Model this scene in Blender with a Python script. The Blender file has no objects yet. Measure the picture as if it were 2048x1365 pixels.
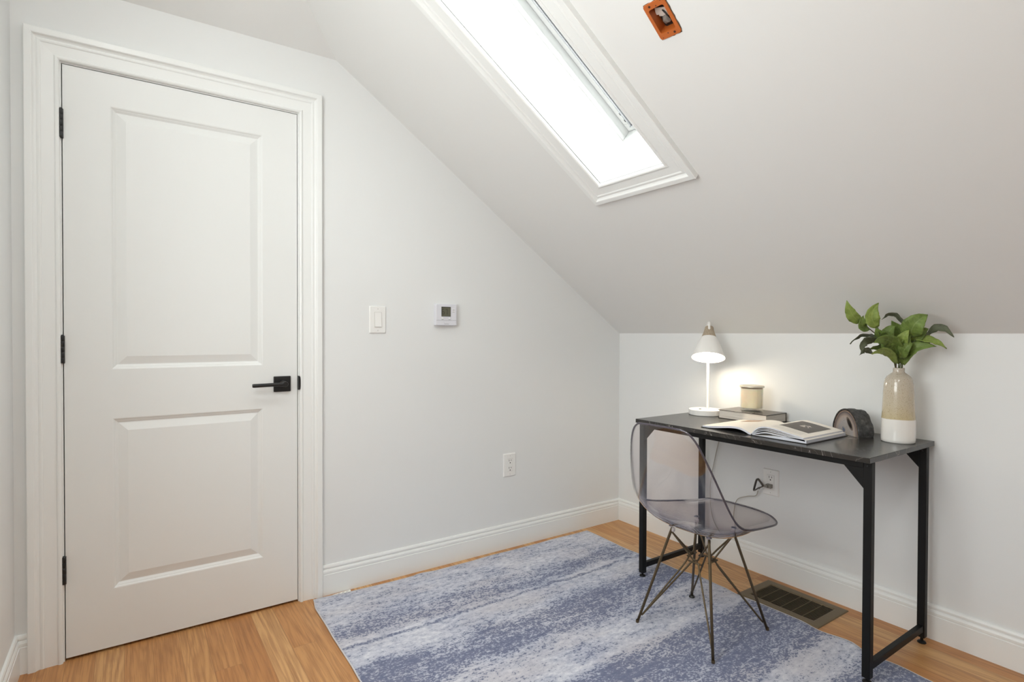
import bpy, bmesh, math, random
from mathutils import Vector, Matrix, noise as mnoise

scene = bpy.context.scene
COL = scene.collection
PI = math.pi
V = Vector
random.seed(7)

# ------------------------------------------------------------------ light levels
LAMP_A, LAMP_B, SKY = 5.0, 10.0, 8.7
GLOW = 76.0
LCOL = (.98, 1.0, .99)

# ------------------------------------------------------------------ helpers
def srgb(r, g, b):
    def f(c):
        c /= 255.0
        return c / 12.92 if c <= 0.04045 else ((c + 0.055) / 1.055) ** 2.4
    return (f(r), f(g), f(b), 1.0)

def link(o, parent=None):
    COL.objects.link(o)
    if parent is not None:
        o.parent = parent
        o.matrix_parent_inverse = parent.matrix_world.inverted()
    return o

def obj(name, bm, mats, parent=None, smooth=False, kind=None, label=None, recalc=True):
    if recalc:
        bmesh.ops.recalc_face_normals(bm, faces=bm.faces[:])
    me = bpy.data.meshes.new(name)
    bm.to_mesh(me); bm.free()
    if not isinstance(mats, (list, tuple)):
        mats = [mats]
    for m in mats:
        me.materials.append(m)
    if smooth:
        for p in me.polygons:
            p.use_smooth = True
    o = bpy.data.objects.new(name, me)
    link(o, parent)
    if kind: o['kind'] = kind
    if label: o['label'] = label
    return o

def thing(name, label, cat, loc, group=None):
    o = bpy.data.objects.new(name, None)
    o.empty_display_size = 0.05
    o.location = loc
    COL.objects.link(o)
    bpy.context.view_layer.update()
    o['label'] = label; o['category'] = cat
    if group: o['group'] = group
    return o

def tag(o, label, cat, group=None):
    o['label'] = label; o['category'] = cat
    if group: o['group'] = group
    return o

def structure(name, label=None):
    o = bpy.data.objects.new(name, None)
    COL.objects.link(o)
    o['kind'] = 'structure'
    if label: o['label'] = label
    return o

def autosmooth(o, deg=35):
    for p in o.data.polygons: p.use_smooth = True
    try:
        o.data.set_sharp_from_angle(angle=math.radians(deg))
    except Exception:
        pass
    return o

def bevel(o, w, seg=2, angle=40):
    m = o.modifiers.new('bevel', 'BEVEL')
    m.width = w; m.segments = seg; m.limit_method = 'ANGLE'; m.angle_limit = math.radians(angle)
    m.harden_normals = False
    autosmooth(o, 40)
    return o

def box(bm, lo, hi, mat=0):
    x0, y0, z0 = lo; x1, y1, z1 = hi
    vs = [bm.verts.new(p) for p in ((x0,y0,z0),(x1,y0,z0),(x1,y1,z0),(x0,y1,z0),(x0,y0,z1),(x1,y0,z1),(x1,y1,z1),(x0,y1,z1))]
    fs = [bm.faces.new([vs[i] for i in f]) for f in ((0,3,2,1),(4,5,6,7),(0,1,5,4),(1,2,6,5),(2,3,7,6),(3,0,4,7))]
    for f in fs: f.material_index = mat
    return vs

def frame_box(bm, o, ax, ay, az, lo, hi):
    """box in a local frame (origin o, unit axes)"""
    vs = box(bm, lo, hi)
    for v in vs:
        c = v.co.copy()
        v.co = o + ax * c.x + ay * c.y + az * c.z
    return vs

def catmull(pts, n=8, closed=False):
    pts = [V(p) for p in pts]
    out = []
    m = len(pts)
    rng = m if closed else m - 1
    for i in range(rng):
        if closed:
            p0, p1, p2, p3 = pts[(i-1) % m], pts[i], pts[(i+1) % m], pts[(i+2) % m]
        else:
            p1, p2 = pts[i], pts[i+1]
            p0 = pts[i-1] if i > 0 else p1 * 2 - p2
            p3 = pts[i+2] if i + 2 < m else p2 * 2 - p1
        for k in range(n):
            t = k / n
            out.append(0.5 * ((2*p1) + (p2-p0)*t + (2*p0-5*p1+4*p2-p3)*t*t + (3*p1-p0-3*p2+p3)*t**3))
    if not closed: out.append(pts[-1])
    return out

def tube(bm, pts, r, seg=10, closed=False, caps=True):
    pts = [V(p) for p in pts]
    n = len(pts)
    rs = r if isinstance(r, (list, tuple)) else [r] * n
    rings = []
    up = None
    for i in range(n):
        if closed: t = pts[(i+1) % n] - pts[i-1]
        elif i == 0: t = pts[1] - pts[0]
        elif i == n - 1: t = pts[-1] - pts[-2]
        else: t = (pts[i+1] - pts[i]).normalized() + (pts[i] - pts[i-1]).normalized()
        t.normalize()
        if up is None:
            a = V((0, 0, 1)) if abs(t.z) < 0.9 else V((1, 0, 0))
            up = (a - t * a.dot(t)).normalized()
        else:
            up = up - t * up.dot(t)
            if up.length < 1e-5:
                a = V((0, 0, 1)) if abs(t.z) < 0.9 else V((1, 0, 0))
                up = a - t * a.dot(t)
            up.normalize()
        s = t.cross(up)
        rings.append([bm.verts.new(pts[i] + (up * math.cos(2*PI*k/seg) + s * math.sin(2*PI*k/seg)) * rs[i]) for k in range(seg)])
    cnt = n if closed else n - 1
    for i in range(cnt):
        a, b = rings[i], rings[(i+1) % n]
        for k in range(seg):
            f = bm.faces.new((a[k], a[(k+1) % seg], b[(k+1) % seg], b[k])); f.smooth = True
    if caps and not closed:
        bm.faces.new(rings[0][::-1]); bm.faces.new(rings[-1])

def lathe(bm, prof, o=(0,0,0), axis=(0,0,1), seg=48, mat=None):
    """prof: list of (r, h); closes on the axis where r == 0"""
    o = V(o); az = V(axis).normalized()
    a = V((1, 0, 0)) if abs(az.x) < 0.9 else V((0, 1, 0))
    ax = (a - az * a.dot(az)).normalized(); ay = az.cross(ax)
    rings = []
    for r, h in prof:
        if r <= 1e-9: rings.append([bm.verts.new(o + az * h)])
        else: rings.append([bm.verts.new(o + az * h + (ax * math.cos(2*PI*k/seg) + ay * math.sin(2*PI*k/seg)) * r) for k in range(seg)])
    for i in range(len(rings) - 1):
        a, b = rings[i], rings[i+1]
        for k in range(seg):
            k2 = (k + 1) % seg
            if len(a) == 1 and len(b) == 1: continue
            if len(a) == 1: f = bm.faces.new((a[0], b[k], b[k2]))
            elif len(b) == 1: f = bm.faces.new((a[k], b[0], a[k2]))
            else: f = bm.faces.new((a[k], b[k], b[k2], a[k2]))
            if mat is not None: f.material_index = mat[i] if isinstance(mat, (list, tuple)) else mat

def prism(bm, poly, lo, hi, o=V((0,0,0)), ax=V((1,0,0)), ay=V((0,1,0)), az=V((0,0,1))):
    a = [bm.verts.new(o + ax*p[0] + ay*p[1] + az*lo) for p in poly]
    b = [bm.verts.new(o + ax*p[0] + ay*p[1] + az*hi) for p in poly]
    n = len(poly)
    f1 = bm.faces.new(a[::-1]); f2 = bm.faces.new(b)
    for i in range(n):
        bm.faces.new((a[i], a[(i+1) % n], b[(i+1) % n], b[i]))
    bmesh.ops.triangulate(bm, faces=[f1, f2])

def sweep_rect(bm, prof, corners, outdirs, nrm, closed=True):
    """mitred moulding: profile (w outward, h along nrm) carried round the corners; outdirs = outward mitre offset per unit w"""
    rings = []
    for c, d in zip(corners, outdirs):
        rings.append([bm.verts.new(V(c) + V(d) * w + V(nrm) * h) for w, h in prof])
    n = len(rings)
    for i in range(n if closed else n - 1):
        a, b = rings[i], rings[(i+1) % n]
        for k in range(len(prof) - 1):
            bm.faces.new((a[k], a[k+1], b[k+1], b[k]))
    if not closed:
        bm.faces.new(rings[0]); bm.faces.new(rings[-1][::-1])

def rounded_rect(w, h, r, seg=5):
    pts = []
    for cx, cy, a0 in ((w/2-r, h/2-r, 0), (-w/2+r, h/2-r, 90), (-w/2+r, -h/2+r, 180), (w/2-r, -h/2+r, 270)):
        for k in range(seg + 1):
            a = math.radians(a0 + 90*k/seg)
            pts.append((cx + r*math.cos(a), cy + r*math.sin(a)))
    return pts

# ------------------------------------------------------------------ materials
def new_mat(name):
    m = bpy.data.materials.new(name); m.use_nodes = True
    nt = m.node_tree
    return m, nt, nt.nodes['Principled BSDF']

def N(nt, typ, **kw):
    n = nt.nodes.new(typ)
    for k, v in kw.items(): setattr(n, k, v)
    return n

def simple(name, col, rough=0.5, metal=0.0, spec=0.5, coat=0.0, bump=0.0, bscale=200):
    m, nt, p = new_mat(name)
    p.inputs['Base Color'].default_value = col
    p.inputs['Roughness'].default_value = rough
    p.inputs['Metallic'].default_value = metal
    p.inputs['Specular IOR Level'].default_value = spec
    p.inputs['Coat Weight'].default_value = coat
    if bump:
        tc = N(nt, 'ShaderNodeTexCoord'); no = N(nt, 'ShaderNodeTexNoise'); b = N(nt, 'ShaderNodeBump')
        no.inputs['Scale'].default_value = bscale
        b.inputs['Strength'].default_value = bump; b.inputs['Distance'].default_value = 0.001
        nt.links.new(tc.outputs['Object'], no.inputs['Vector'])
        nt.links.new(no.outputs['Fac'], b.inputs['Height'])
        nt.links.new(b.outputs['Normal'], p.inputs['Normal'])
    return m

def ramp(nt, stops, interp='LINEAR'):
    r = N(nt, 'ShaderNodeValToRGB')
    cr = r.color_ramp; cr.interpolation = interp
    while len(cr.elements) > 1: cr.elements.remove(cr.elements[-1])
    cr.elements[0].position = stops[0][0]; cr.elements[0].color = stops[0][1]
    for pos, c in stops[1:]:
        e = cr.elements.new(pos); e.color = c
    return r

def math_node(nt, op, a, b=None, c=None, clamp=False):
    n = N(nt, 'ShaderNodeMath', operation=op); n.use_clamp = clamp
    for i, x in enumerate((a, b, c)):
        if x is None: continue
        if isinstance(x, (int, float)): n.inputs[i].default_value = x
        else: nt.links.new(x, n.inputs[i])
    return n.outputs[0]

def mixc(nt, fac, a, b, mode='MIX'):
    n = N(nt, 'ShaderNodeMix', data_type='RGBA', blend_type=mode)
    for i, x in ((0, fac), (6, a), (7, b)):
        if isinstance(x, (int, float, tuple)): n.inputs[i].default_value = x
        else: nt.links.new(x, n.inputs[i])
    return n.outputs[2]

def noise_tex(nt, vec, scale, detail=4, rough=0.55, stretch=None, dist=0.0):
    no = N(nt, 'ShaderNodeTexNoise')
    no.inputs['Scale'].default_value = scale; no.inputs['Detail'].default_value = detail
    no.inputs['Roughness'].default_value = rough; no.inputs['Distortion'].default_value = dist
    if stretch:
        mp = N(nt, 'ShaderNodeMapping'); mp.inputs['Scale'].default_value = stretch
        nt.links.new(vec, mp.inputs['Vector']); vec = mp.outputs['Vector']
    nt.links.new(vec, no.inputs['Vector'])
    return no.outputs['Fac']

WALL = simple('wall_paint', srgb(230, 231, 230), 0.55, spec=0.3, bump=0.06, bscale=350)
CEIL = simple('ceiling_paint', srgb(231, 231, 229), 0.7, spec=0.2, bump=0.05, bscale=350)
TRIM = simple('trim_enamel', srgb(236, 237, 235), 0.32, spec=0.45)
DOORM = simple('door_enamel', srgb(231, 232, 230), 0.36, spec=0.45)
BLACK = simple('matte_black_metal', srgb(22, 22, 22), 0.42, spec=0.5)
BLACKF = simple('powder_coated_steel', srgb(12, 12, 12), 0.5, spec=0.3, bump=0.05, bscale=900)
PLASTIC = simple('white_plastic', srgb(238, 237, 234), 0.35)
PLASTIC2 = simple('thermostat_plastic', srgb(222, 222, 228), 0.4)
DARK = simple('dark_slot', srgb(52, 50, 46), 0.7)
GASKET = simple('dark_gasket', srgb(70, 70, 72), 0.5)
ALU = simple('brushed_aluminium', srgb(176, 177, 180), 0.35, metal=0.8)

def mat_floor():
    m, nt, p = new_mat('oak_strip_floor')
    tc = N(nt, 'ShaderNodeTexCoord'); vec = tc.outputs['Object']
    sep = N(nt, 'ShaderNodeSeparateXYZ'); nt.links.new(vec, sep.inputs[0])
    comb = N(nt, 'ShaderNodeCombineXYZ')
    nt.links.new(sep.outputs['Y'], comb.inputs['X']); nt.links.new(sep.outputs['X'], comb.inputs['Y'])
    br = N(nt, 'ShaderNodeTexBrick'); br.offset = 0.37; br.offset_frequency = 3
    br.inputs['Color1'].default_value = (0, 0, 0, 1); br.inputs['Color2'].default_value = (1, 1, 1, 1)
    br.inputs['Mortar'].default_value = (0.5, 0.5, 0.5, 1)
    br.inputs['Scale'].default_value = 1.0; br.inputs['Mortar Size'].default_value = 0.0006
    br.inputs['Mortar Smooth'].default_value = 0.2; br.inputs['Bias'].default_value = 0.0
    br.inputs['Brick Width'].default_value = 0.95; br.inputs['Row Height'].default_value = 0.0826
    nt.links.new(comb.outputs[0], br.inputs['Vector'])
    sc = N(nt, 'ShaderNodeSeparateColor'); nt.links.new(br.outputs['Color'], sc.inputs[0])
    rnd = sc.outputs[0]
    # per-board offset of the grain
    off = N(nt, 'ShaderNodeCombineXYZ')
    nt.links.new(math_node(nt, 'MULTIPLY', rnd, 7.3), off.inputs['X'])
    nt.links.new(math_node(nt, 'MULTIPLY', rnd, 13.1), off.inputs['Y'])
    add = N(nt, 'ShaderNodeVectorMath', operation='ADD')
    nt.links.new(vec, add.inputs[0]); nt.links.new(off.outputs[0], add.inputs[1])
    v2 = add.outputs[0]
    # cathedral grain: rings of a stretched, distorted noise field
    field = noise_tex(nt, v2, 1.0, 2, 0.5, (9.0, 0.9, 1.0), 0.3)
    rings = math_node(nt, 'SINE', math_node(nt, 'MULTIPLY', field, 70.0))
    rings = math_node(nt, 'MULTIPLY_ADD', rings, 0.5, 0.5)
    pores = noise_tex(nt, v2, 1.0, 3, 0.7, (125.0, 3.5, 1.0))
    streak = noise_tex(nt, v2, 1.0, 3, 0.5, (38.0, 1.3, 1.0))
    blotch = noise_tex(nt, v2, 1.0, 2, 0.5, (3.0, 1.2, 1.0))
    base = ramp(nt, [(0.0, srgb(172, 112, 62)), (0.3, srgb(192, 136, 82)), (0.65, srgb(206, 156, 100)), (1.0, srgb(216, 172, 118))])
    tone = math_node(nt, 'ADD', math_node(nt, 'MULTIPLY', rnd, 0.85), math_node(nt, 'MULTIPLY', blotch, 0.35))
    nt.links.new(tone, base.inputs['Fac'])
    dark = math_node(nt, 'MULTIPLY', math_node(nt, 'POWER', rings, 2.0), 0.36)
    pr = ramp(nt, [(0.47, (1, 1, 1, 1)), (0.60, (0, 0, 0, 1))]); nt.links.new(pores, pr.inputs['Fac'])
    spr = N(nt, 'ShaderNodeSeparateColor'); nt.links.new(pr.outputs['Color'], spr.inputs[0])
    poref = math_node(nt, 'MULTIPLY', math_node(nt, 'SUBTRACT', 1.0, spr.outputs[0]), 0.52)
    c1 = mixc(nt, dark, base.outputs['Color'], srgb(142, 90, 46))
    c2 = mixc(nt, poref, c1, srgb(136, 88, 48))
    c3 = mixc(nt, math_node(nt, 'MULTIPLY', streak, 0.35), c2, srgb(182, 126, 76))
    seam = math_node(nt, 'MULTIPLY', br.outputs['Fac'], 0.55)
    c4 = mixc(nt, seam, c3, srgb(92, 56, 30))
    nt.links.new(c4, p.inputs['Base Color'])
    p.inputs['Roughness'].default_value = 0.36
    p.inputs['Specular IOR Level'].default_value = 0.45
    b = N(nt, 'ShaderNodeBump'); b.inputs['Strength'].default_value = 0.25; b.inputs['Distance'].default_value = 0.001
    h = math_node(nt, 'SUBTRACT', math_node(nt, 'MULTIPLY', pores, 0.3), br.outputs['Fac'])
    nt.links.new(h, b.inputs['Height']); nt.links.new(b.outputs['Normal'], p.inputs['Normal'])
    return m

def mat_rug():
    m, nt, p = new_mat('distressed_blue_rug')
    tc = N(nt, 'ShaderNodeTexCoord'); vec = tc.outputs['Object']
    sep = N(nt, 'ShaderNodeSeparateXYZ'); nt.links.new(vec, sep.inputs[0])
    # slow sideways wander of the bands
    wander = noise_tex(nt, vec, 1.0, 4, 0.6, (3.0, 1.5, 1.0))
    wander2 = noise_tex(nt, vec, 1.0, 2, 0.5, (26.0, 6.0, 1.0))
    y = math_node(nt, 'ADD', sep.outputs['Y'], math_node(nt, 'MULTIPLY_ADD', wander, 0.09, -0.045))
    y = math_node(nt, 'ADD', y, math_node(nt, 'MULTIPLY_ADD', wander2, 0.036, -0.018))
    t = math_node(nt, 'MULTIPLY', y, -1.0 / 2.4)      # 0 at the door wall edge .. 1 at the far end
    def g(v): return (v, v, v, 1)
    bands = [(0.0, .22), (.10, .24), (.125, .34), (.145, .53), (.170, .53), (.185, .28), (.192, .12), (.196, .60), (.200, .60), (.204, .16), (.23, .20), (.25, .30),
             (.268, .56), (.285, .64), (.33, .60), (.345, .36), (.385, .26), (.43, .20), (.445, .50), (.47, .64), (.545, .64), (.575, .50),
             (.592, .22), (.625, .30), (.65, .56), (.72, .62), (.78, .35), (.85, .6), (1.0, .4)]
    # the ramp holds at most 32 stops
    bd = ramp(nt, [(a, g(b)) for a, b in bands]); nt.links.new(t, bd.inputs['Fac'])
    bs = N(nt, 'ShaderNodeSeparateColor'); nt.links.new(bd.outputs['Color'], bs.inputs[0])
    band = bs.outputs[0]
    fine = noise_tex(nt, vec, 1.0, 4, 0.75, (34.0, 58.0, 1.0))
    speck = noise_tex(nt, vec, 1.0, 2, 0.6, (105.0, 140.0, 1.0))
    mid = noise_tex(nt, vec, 1.0, 6, 0.72, (5.0, 15.0, 1.0))
    big = noise_tex(nt, vec, 1.0, 3, 0.5, (3.0, 5.0, 1.0))
    def cen_(x, k): return math_node(nt, 'MULTIPLY', math_node(nt, 'SUBTRACT', x, 0.5), k)
    n = math_node(nt, 'ADD', cen_(fine, 1.6), cen_(mid, 1.3))
    n = math_node(nt, 'ADD', n, math_node(nt, 'ADD', cen_(big, 0.35), cen_(speck, 1.9)))
    s = math_node(nt, 'ADD', band, n)
    sm = N(nt, 'ShaderNodeMapRange'); sm.interpolation_type = 'SMOOTHSTEP'
    nt.links.new(s, sm.inputs['Value']); sm.inputs['From Min'].default_value = 0.48; sm.inputs['From Max'].default_value = 0.58
    # soft ground tone between pale grey and mid blue grey
    gr = math_node(nt, 'ADD', math_node(nt, 'MULTIPLY_ADD', band, 0.62, 0.24), math_node(nt, 'ADD', math_node(nt, 'ADD', cen_(mid, 1.0), cen_(fine, 1.3)), cen_(big, .5)))
    ground = ramp(nt, [(0.08, srgb(216, 217, 223)), (0.30, srgb(193, 195, 206)), (0.52, srgb(166, 170, 187)), (0.85, srgb(134, 140, 164))])
    nt.links.new(gr, ground.inputs['Fac'])
    warm = ramp(nt, [(0.46, (0, 0, 0, 1)), (0.66, (1, 1, 1, 1))]); nt.links.new(noise_tex(nt, vec, 1.0, 3, 0.5, (2.2, 6.0, 1.0)), warm.inputs['Fac'])
    ws = N(nt, 'ShaderNodeSeparateColor'); nt.links.new(warm.outputs['Color'], ws.inputs[0])
    g2 = mixc(nt, math_node(nt, 'MULTIPLY', ws.outputs[0], 0.45), ground.outputs['Color'], srgb(192, 186, 188))
    darkc = ramp(nt, [(0.3, srgb(118, 123, 146)), (0.7, srgb(92, 99, 126))]); nt.links.new(fine, darkc.inputs['Fac'])
    col = mixc(nt, math_node(nt, 'MULTIPLY', sm.outputs[0], 0.9), g2, darkc.outputs['Color'])
    nt.links.new(col, p.inputs['Base Color'])
    p.inputs['Roughness'].default_value = 0.92; p.inputs['Specular IOR Level'].default_value = 0.12
    p.inputs['Sheen Weight'].default_value = 0.15
    weave = noise_tex(nt, vec, 900.0, 2)
    b = N(nt, 'ShaderNodeBump'); b.inputs['Strength'].default_value = 0.3; b.inputs['Distance'].default_value = 0.001
    nt.links.new(weave, b.inputs['Height']); nt.links.new(b.outputs['Normal'], p.inputs['Normal'])
    return m

def mat_marble():
    m, nt, p = new_mat('black_marble_laminate')
    tc = N(nt, 'ShaderNodeTexCoord'); vec = tc.outputs['Object']
    base = ramp(nt, [(0.35, srgb(38, 36, 34)), (0.7, srgb(52, 49, 46))]); nt.links.new(noise_tex(nt, vec, 7.0, 5), base.inputs['Fac'])
    def vein(scale, w, seed, ang):
        mp = N(nt, 'ShaderNodeMapping'); mp.inputs['Location'].default_value = (seed, seed * 1.7, seed * .3)
        mp.inputs['Rotation'].default_value = (0.5, 0.4, ang)
        nt.links.new(vec, mp.inputs['Vector'])
        n = noise_tex(nt, mp.outputs['Vector'], scale, 3, 0.5, (1.0, 3.2, 1.0), 0.2)
        a = math_node(nt, 'ABSOLUTE', math_node(nt, 'SUBTRACT', n, 0.5))
        return math_node(nt, 'SUBTRACT', 1.0, math_node(nt, 'DIVIDE', a, w, clamp=True), clamp=True)
    gate = noise_tex(nt, vec, 9.0, 2)
    gs = math_node(nt, 'MULTIPLY', math_node(nt, 'SUBTRACT', gate, 0.40, clamp=True), 6.0, clamp=True)
    v = math_node(nt, 'MAXIMUM', vein(5.0, 0.0045, 1.3, 0.6), math_node(nt, 'MULTIPLY', vein(8.5, 0.0045, 4.1, -0.5), 0.8))
    col = mixc(nt, math_node(nt, 'MULTIPLY', math_node(nt, 'MULTIPLY', v, gs), 0.75), base.outputs['Color'], srgb(176, 170, 164))
    nt.links.new(col, p.inputs['Base Color'])
    p.inputs['Roughness'].default_value = 0.24; p.inputs['Specular IOR Level'].default_value = 0.6
    return m

def mat_sheet(name, tint, edge, ior, boost=1.0):
    """thin clear plastic / glass sheet: tinted pass-through plus mirror reflection by angle"""
    m, nt, p = new_mat(name)
    nt.nodes.remove(p)
    out = nt.nodes['Material Output']
    tr = N(nt, 'ShaderNodeBsdfTransparent'); gl = N(nt, 'ShaderNodeBsdfGlossy')
    gl.inputs['Roughness'].default_value = 0.02; gl.inputs['Color'].default_value = (1, 1, 1, 1)
    lw = N(nt, 'ShaderNodeLayerWeight'); lw.inputs['Blend'].default_value = 0.5
    col = mixc(nt, math_node(nt, 'POWER', lw.outputs['Facing'], 4.0), tint, edge)
    nt.links.new(col, tr.inputs['Color'])
    r0 = ((ior - 1) / (ior + 1)) ** 2
    refl = math_node(nt, 'MULTIPLY_ADD', math_node(nt, 'POWER', lw.outputs['Facing'], 5.0), 1 - r0, r0)
    mx = N(nt, 'ShaderNodeMixShader')
    nt.links.new(math_node(nt, 'MULTIPLY', refl, boost, clamp=True), mx.inputs[0])
    nt.links.new(tr.outputs[0], mx.inputs[1]); nt.links.new(gl.outputs[0], mx.inputs[2])
    nt.links.new(mx.outputs[0], out.inputs['Surface'])
    return m

def mat_emit(name, col, strength):
    m, nt, p = new_mat(name)
    p.inputs['Base Color'].default_value = (0.9, 0.9, 0.9, 1)
    p.inputs['Emission Color'].default_value = col
    p.inputs['Emission Strength'].default_value = strength
    return m

FLOOR = mat_floor(); RUG = mat_rug(); MARBLE = mat_marble()
ACRYL = mat_sheet('smoky_clear_plastic', (0.95, 0.928, 0.925, 1), (0.66, 0.62, 0.66, 1), 1.5, 1.7)
ACRYL_EDGE = simple('smoky_plastic_rim', srgb(78, 71, 84), 0.08, spec=0.9)
ACRYL_EDGE.node_tree.nodes['Principled BSDF'].inputs['Alpha'].default_value = 0.88
GLASS = mat_sheet('skylight_glass', (0.97, 0.98, 0.97, 1), (0.9, 0.92, 0.9, 1), 1.45)
JAR = mat_sheet('jar_glass', (0.985, 0.985, 0.975, 1), (0.85, 0.84, 0.8, 1), 1.48)
BRONZE = simple('antique_bronze_rod', srgb(92, 78, 58), 0.38, metal=0.55, spec=0.5)
RUGEDGE = simple('rug_binding', srgb(202, 200, 202), 0.9, spec=0.1)
ORANGE = simple('orange_plastic', srgb(186, 97, 38), 0.45)

# ------------------------------------------------------------------ camera (fitted to the photograph)
F_PX, YAW, PITCH, ROLL = 1112.304, 0.9696, -0.01218, 0.00294
CAM = V((-2.45612, -2.42326, 1.12652))
fw = V((math.cos(YAW)*math.cos(PITCH), math.sin(YAW)*math.cos(PITCH), math.sin(PITCH)))
rt = V((math.sin(YAW), -math.cos(YAW), 0)); upv = rt.cross(fw)
rr = rt*math.cos(ROLL) + upv*math.sin(ROLL); uu = upv*math.cos(ROLL) - rt*math.sin(ROLL)
cd = bpy.data.cameras.new('camera'); cam = bpy.data.objects.new('camera', cd); COL.objects.link(cam)
cam.matrix_world = Matrix((( rr.x, uu.x, -fw.x, CAM.x), (rr.y, uu.y, -fw.y, CAM.y), (rr.z, uu.z, -fw.z, CAM.z), (0, 0, 0, 1)))
cd.sensor_width = 36.0; cd.lens = 36.0 * F_PX / 2048.0; cd.clip_start = 0.01
scene.camera = cam

# ------------------------------------------------------------------ room
KZ = 1.1338                     # knee wall height
TX, TZ = -1.7166, 2.3071        # where the slope meets the door wall top
M = (TZ - KZ) / -TX             # roof pitch
CZ = 2.70                       # flat ceiling
XW, YS = -2.775, -4.30          # west wall, south wall
def slope_z(x): return KZ - x * M
XF = -(CZ - KZ) / M             # slope meets the flat
YH = -(CZ - TZ) / M             # north hip meets the flat

bm = bmesh.new(); box(bm, (XW-.15, YS-.15, -0.08), (0.15, 0.15, 0.0))
floor = obj('floor', bm, FLOOR, kind='structure')

DX0, DX1, DZ0, DZ1 = -2.6432, -1.8822, 0.010, 2.0370     # door slab
GAP = 0.003; JT = 0.019
ox0, ox1, oz1 = DX0-GAP-JT, DX1+GAP+JT, DZ1+GAP+JT
bm = bmesh.new()
for poly in ([(XW-.12, 0), (ox0, 0), (ox0, TZ), (XW-.12, TZ)], [(ox0, oz1), (ox1, oz1), (ox1, TZ), (ox0, TZ)], [(ox1, 0), (0, 0), (0, KZ), (TX, TZ), (ox1, TZ)]):
    prism(bm, poly, 0, -0.12, V((0,0,0)), V((1,0,0)), V((0,0,1)), V((0,-1,0)))
bmesh.ops.remove_doubles(bm, verts=bm.verts[:], dist=1e-5)
obj('wall_north', bm, WALL, kind='structure')
bm = bmesh.new(); box(bm, (0, YS-.12, 0), (0.12, 0.0, KZ))
obj('wall_east', bm, WALL, kind='structure')
# opening in the west wall for an added window, out of view
def wall_with_opening(name, p0, p1, out, z0, z1, h):
    """wall from p0 to p1 (thickness along out) with an opening between the fractions in p0/p1"""
    (ax, ay), (bx, by) = p0[:2], p1[:2]
    bm = bmesh.new()
    def seg(f0, f1, za, zb):
        xs = sorted((ax + (bx-ax)*f0, ax + (bx-ax)*f1)); ys = sorted((ay + (by-ay)*f0, ay + (by-ay)*f1))
        if out[0]: xs = sorted((xs[0], xs[0] + out[0]*.12))
        else: ys = sorted((ys[0], ys[0] + out[1]*.12))
        box(bm, (xs[0], ys[0], za), (xs[1], ys[1], zb))
    f0, f1 = p0[2], p1[2]
    seg(0, f0, 0, h); seg(f1, 1, 0, h); seg(f0, f1, 0, z0); seg(f0, f1, z1, h)
    return obj(name, bm, WALL, kind='structure')
LW = -YS
WY0, WY1, WZ0, WZ1 = -2.02, -0.97, 0.95, 2.12
wall_with_opening('wall_west', (XW, YS-.12, (WY0-YS+.12)/(LW+.12)), (XW, 0, (WY1-YS+.12)/(LW+.12)), (-1, 0), WZ0, WZ1, CZ+.05)
bm = bmesh.new(); box(bm, (XW-.12, YS-.12, 0), (0, YS, CZ))
obj('wall_south', bm, WALL, kind='structure')

# skylight opening in the slope, local frame: s up the slope, n out through the roof
SX0, SX1, SY0, SY1 = -0.885, -2.06, -0.759, -1.090
sa = V((-1, 0, M)).normalized(); sn = V((M, 0, 1)).normalized(); sy = V((0, 1, 0))
so = V((SX0, SY0, slope_z(SX0)))
SL = (SX0 - SX1) / abs(sa.x); SW = SY0 - SY1
def sp(s, t, n): return so + sa*s - sy*t + sn*n          # t runs toward the camera
# electrical box opening in the slope
EBC = V((-1.2955, -1.4005, 0)); EBC.z = slope_z(EBC.x); EBC = V((-1.2535, -1.3925, slope_z(-1.2535)))
ea = (sa*math.cos(-0.075) + sy*math.sin(-0.075)).normalized(); eb = sn.cross(ea)
def ebp(a, b, n): return EBC + ea*a + eb*b + sn*n
def ceil_part(bm, outer, holes=()):
    loops = [outer] + list(holes); edges = []
    for lp in loops:
        vs = [bm.verts.new(p) for p in lp]
        for i in range(len(vs)): edges.append(bm.edges.new((vs[i], vs[(i+1) % len(vs)])))
    bmesh.ops.triangle_fill(bm, use_beauty=True, use_dissolve=False, edges=edges)
bm = bmesh.new()
ebh = [ebp(a, b, 0) for a, b in rounded_rect(0.094, 0.052, 0.008, 3)]
ceil_part(bm, [V((0, 0, KZ)), V((TX, 0, TZ)), V((XF, YH, CZ)), V((XF, YS, CZ)), V((0, YS, KZ))],
          [[sp(-.006, -.006, 0), sp(-.006, SW+.006, 0), sp(SL+.006, SW+.006, 0), sp(SL+.006, -.006, 0)], ebh])
ceil_part(bm, [V((TX, 0, TZ)), V((XW, 0, TZ)), V((XW, YH, CZ)), V((XF, YH, CZ))])
ceil_part(bm, [V((XF, YH, CZ)), V((XW, YH, CZ)), V((XW, YS, CZ)), V((XF, YS, CZ))])
bmesh.ops.remove_doubles(bm, verts=bm.verts[:], dist=1e-5)
for f in bm.faces:
    f.normal_update()
    if f.normal.z > 0: f.normal_flip()
ceil = obj('ceiling', bm, CEIL, kind='structure', recalc=False)
sd = ceil.modifiers.new('solid', 'SOLIDIFY'); sd.thickness = 0.03; sd.offset = -1.0

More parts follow.
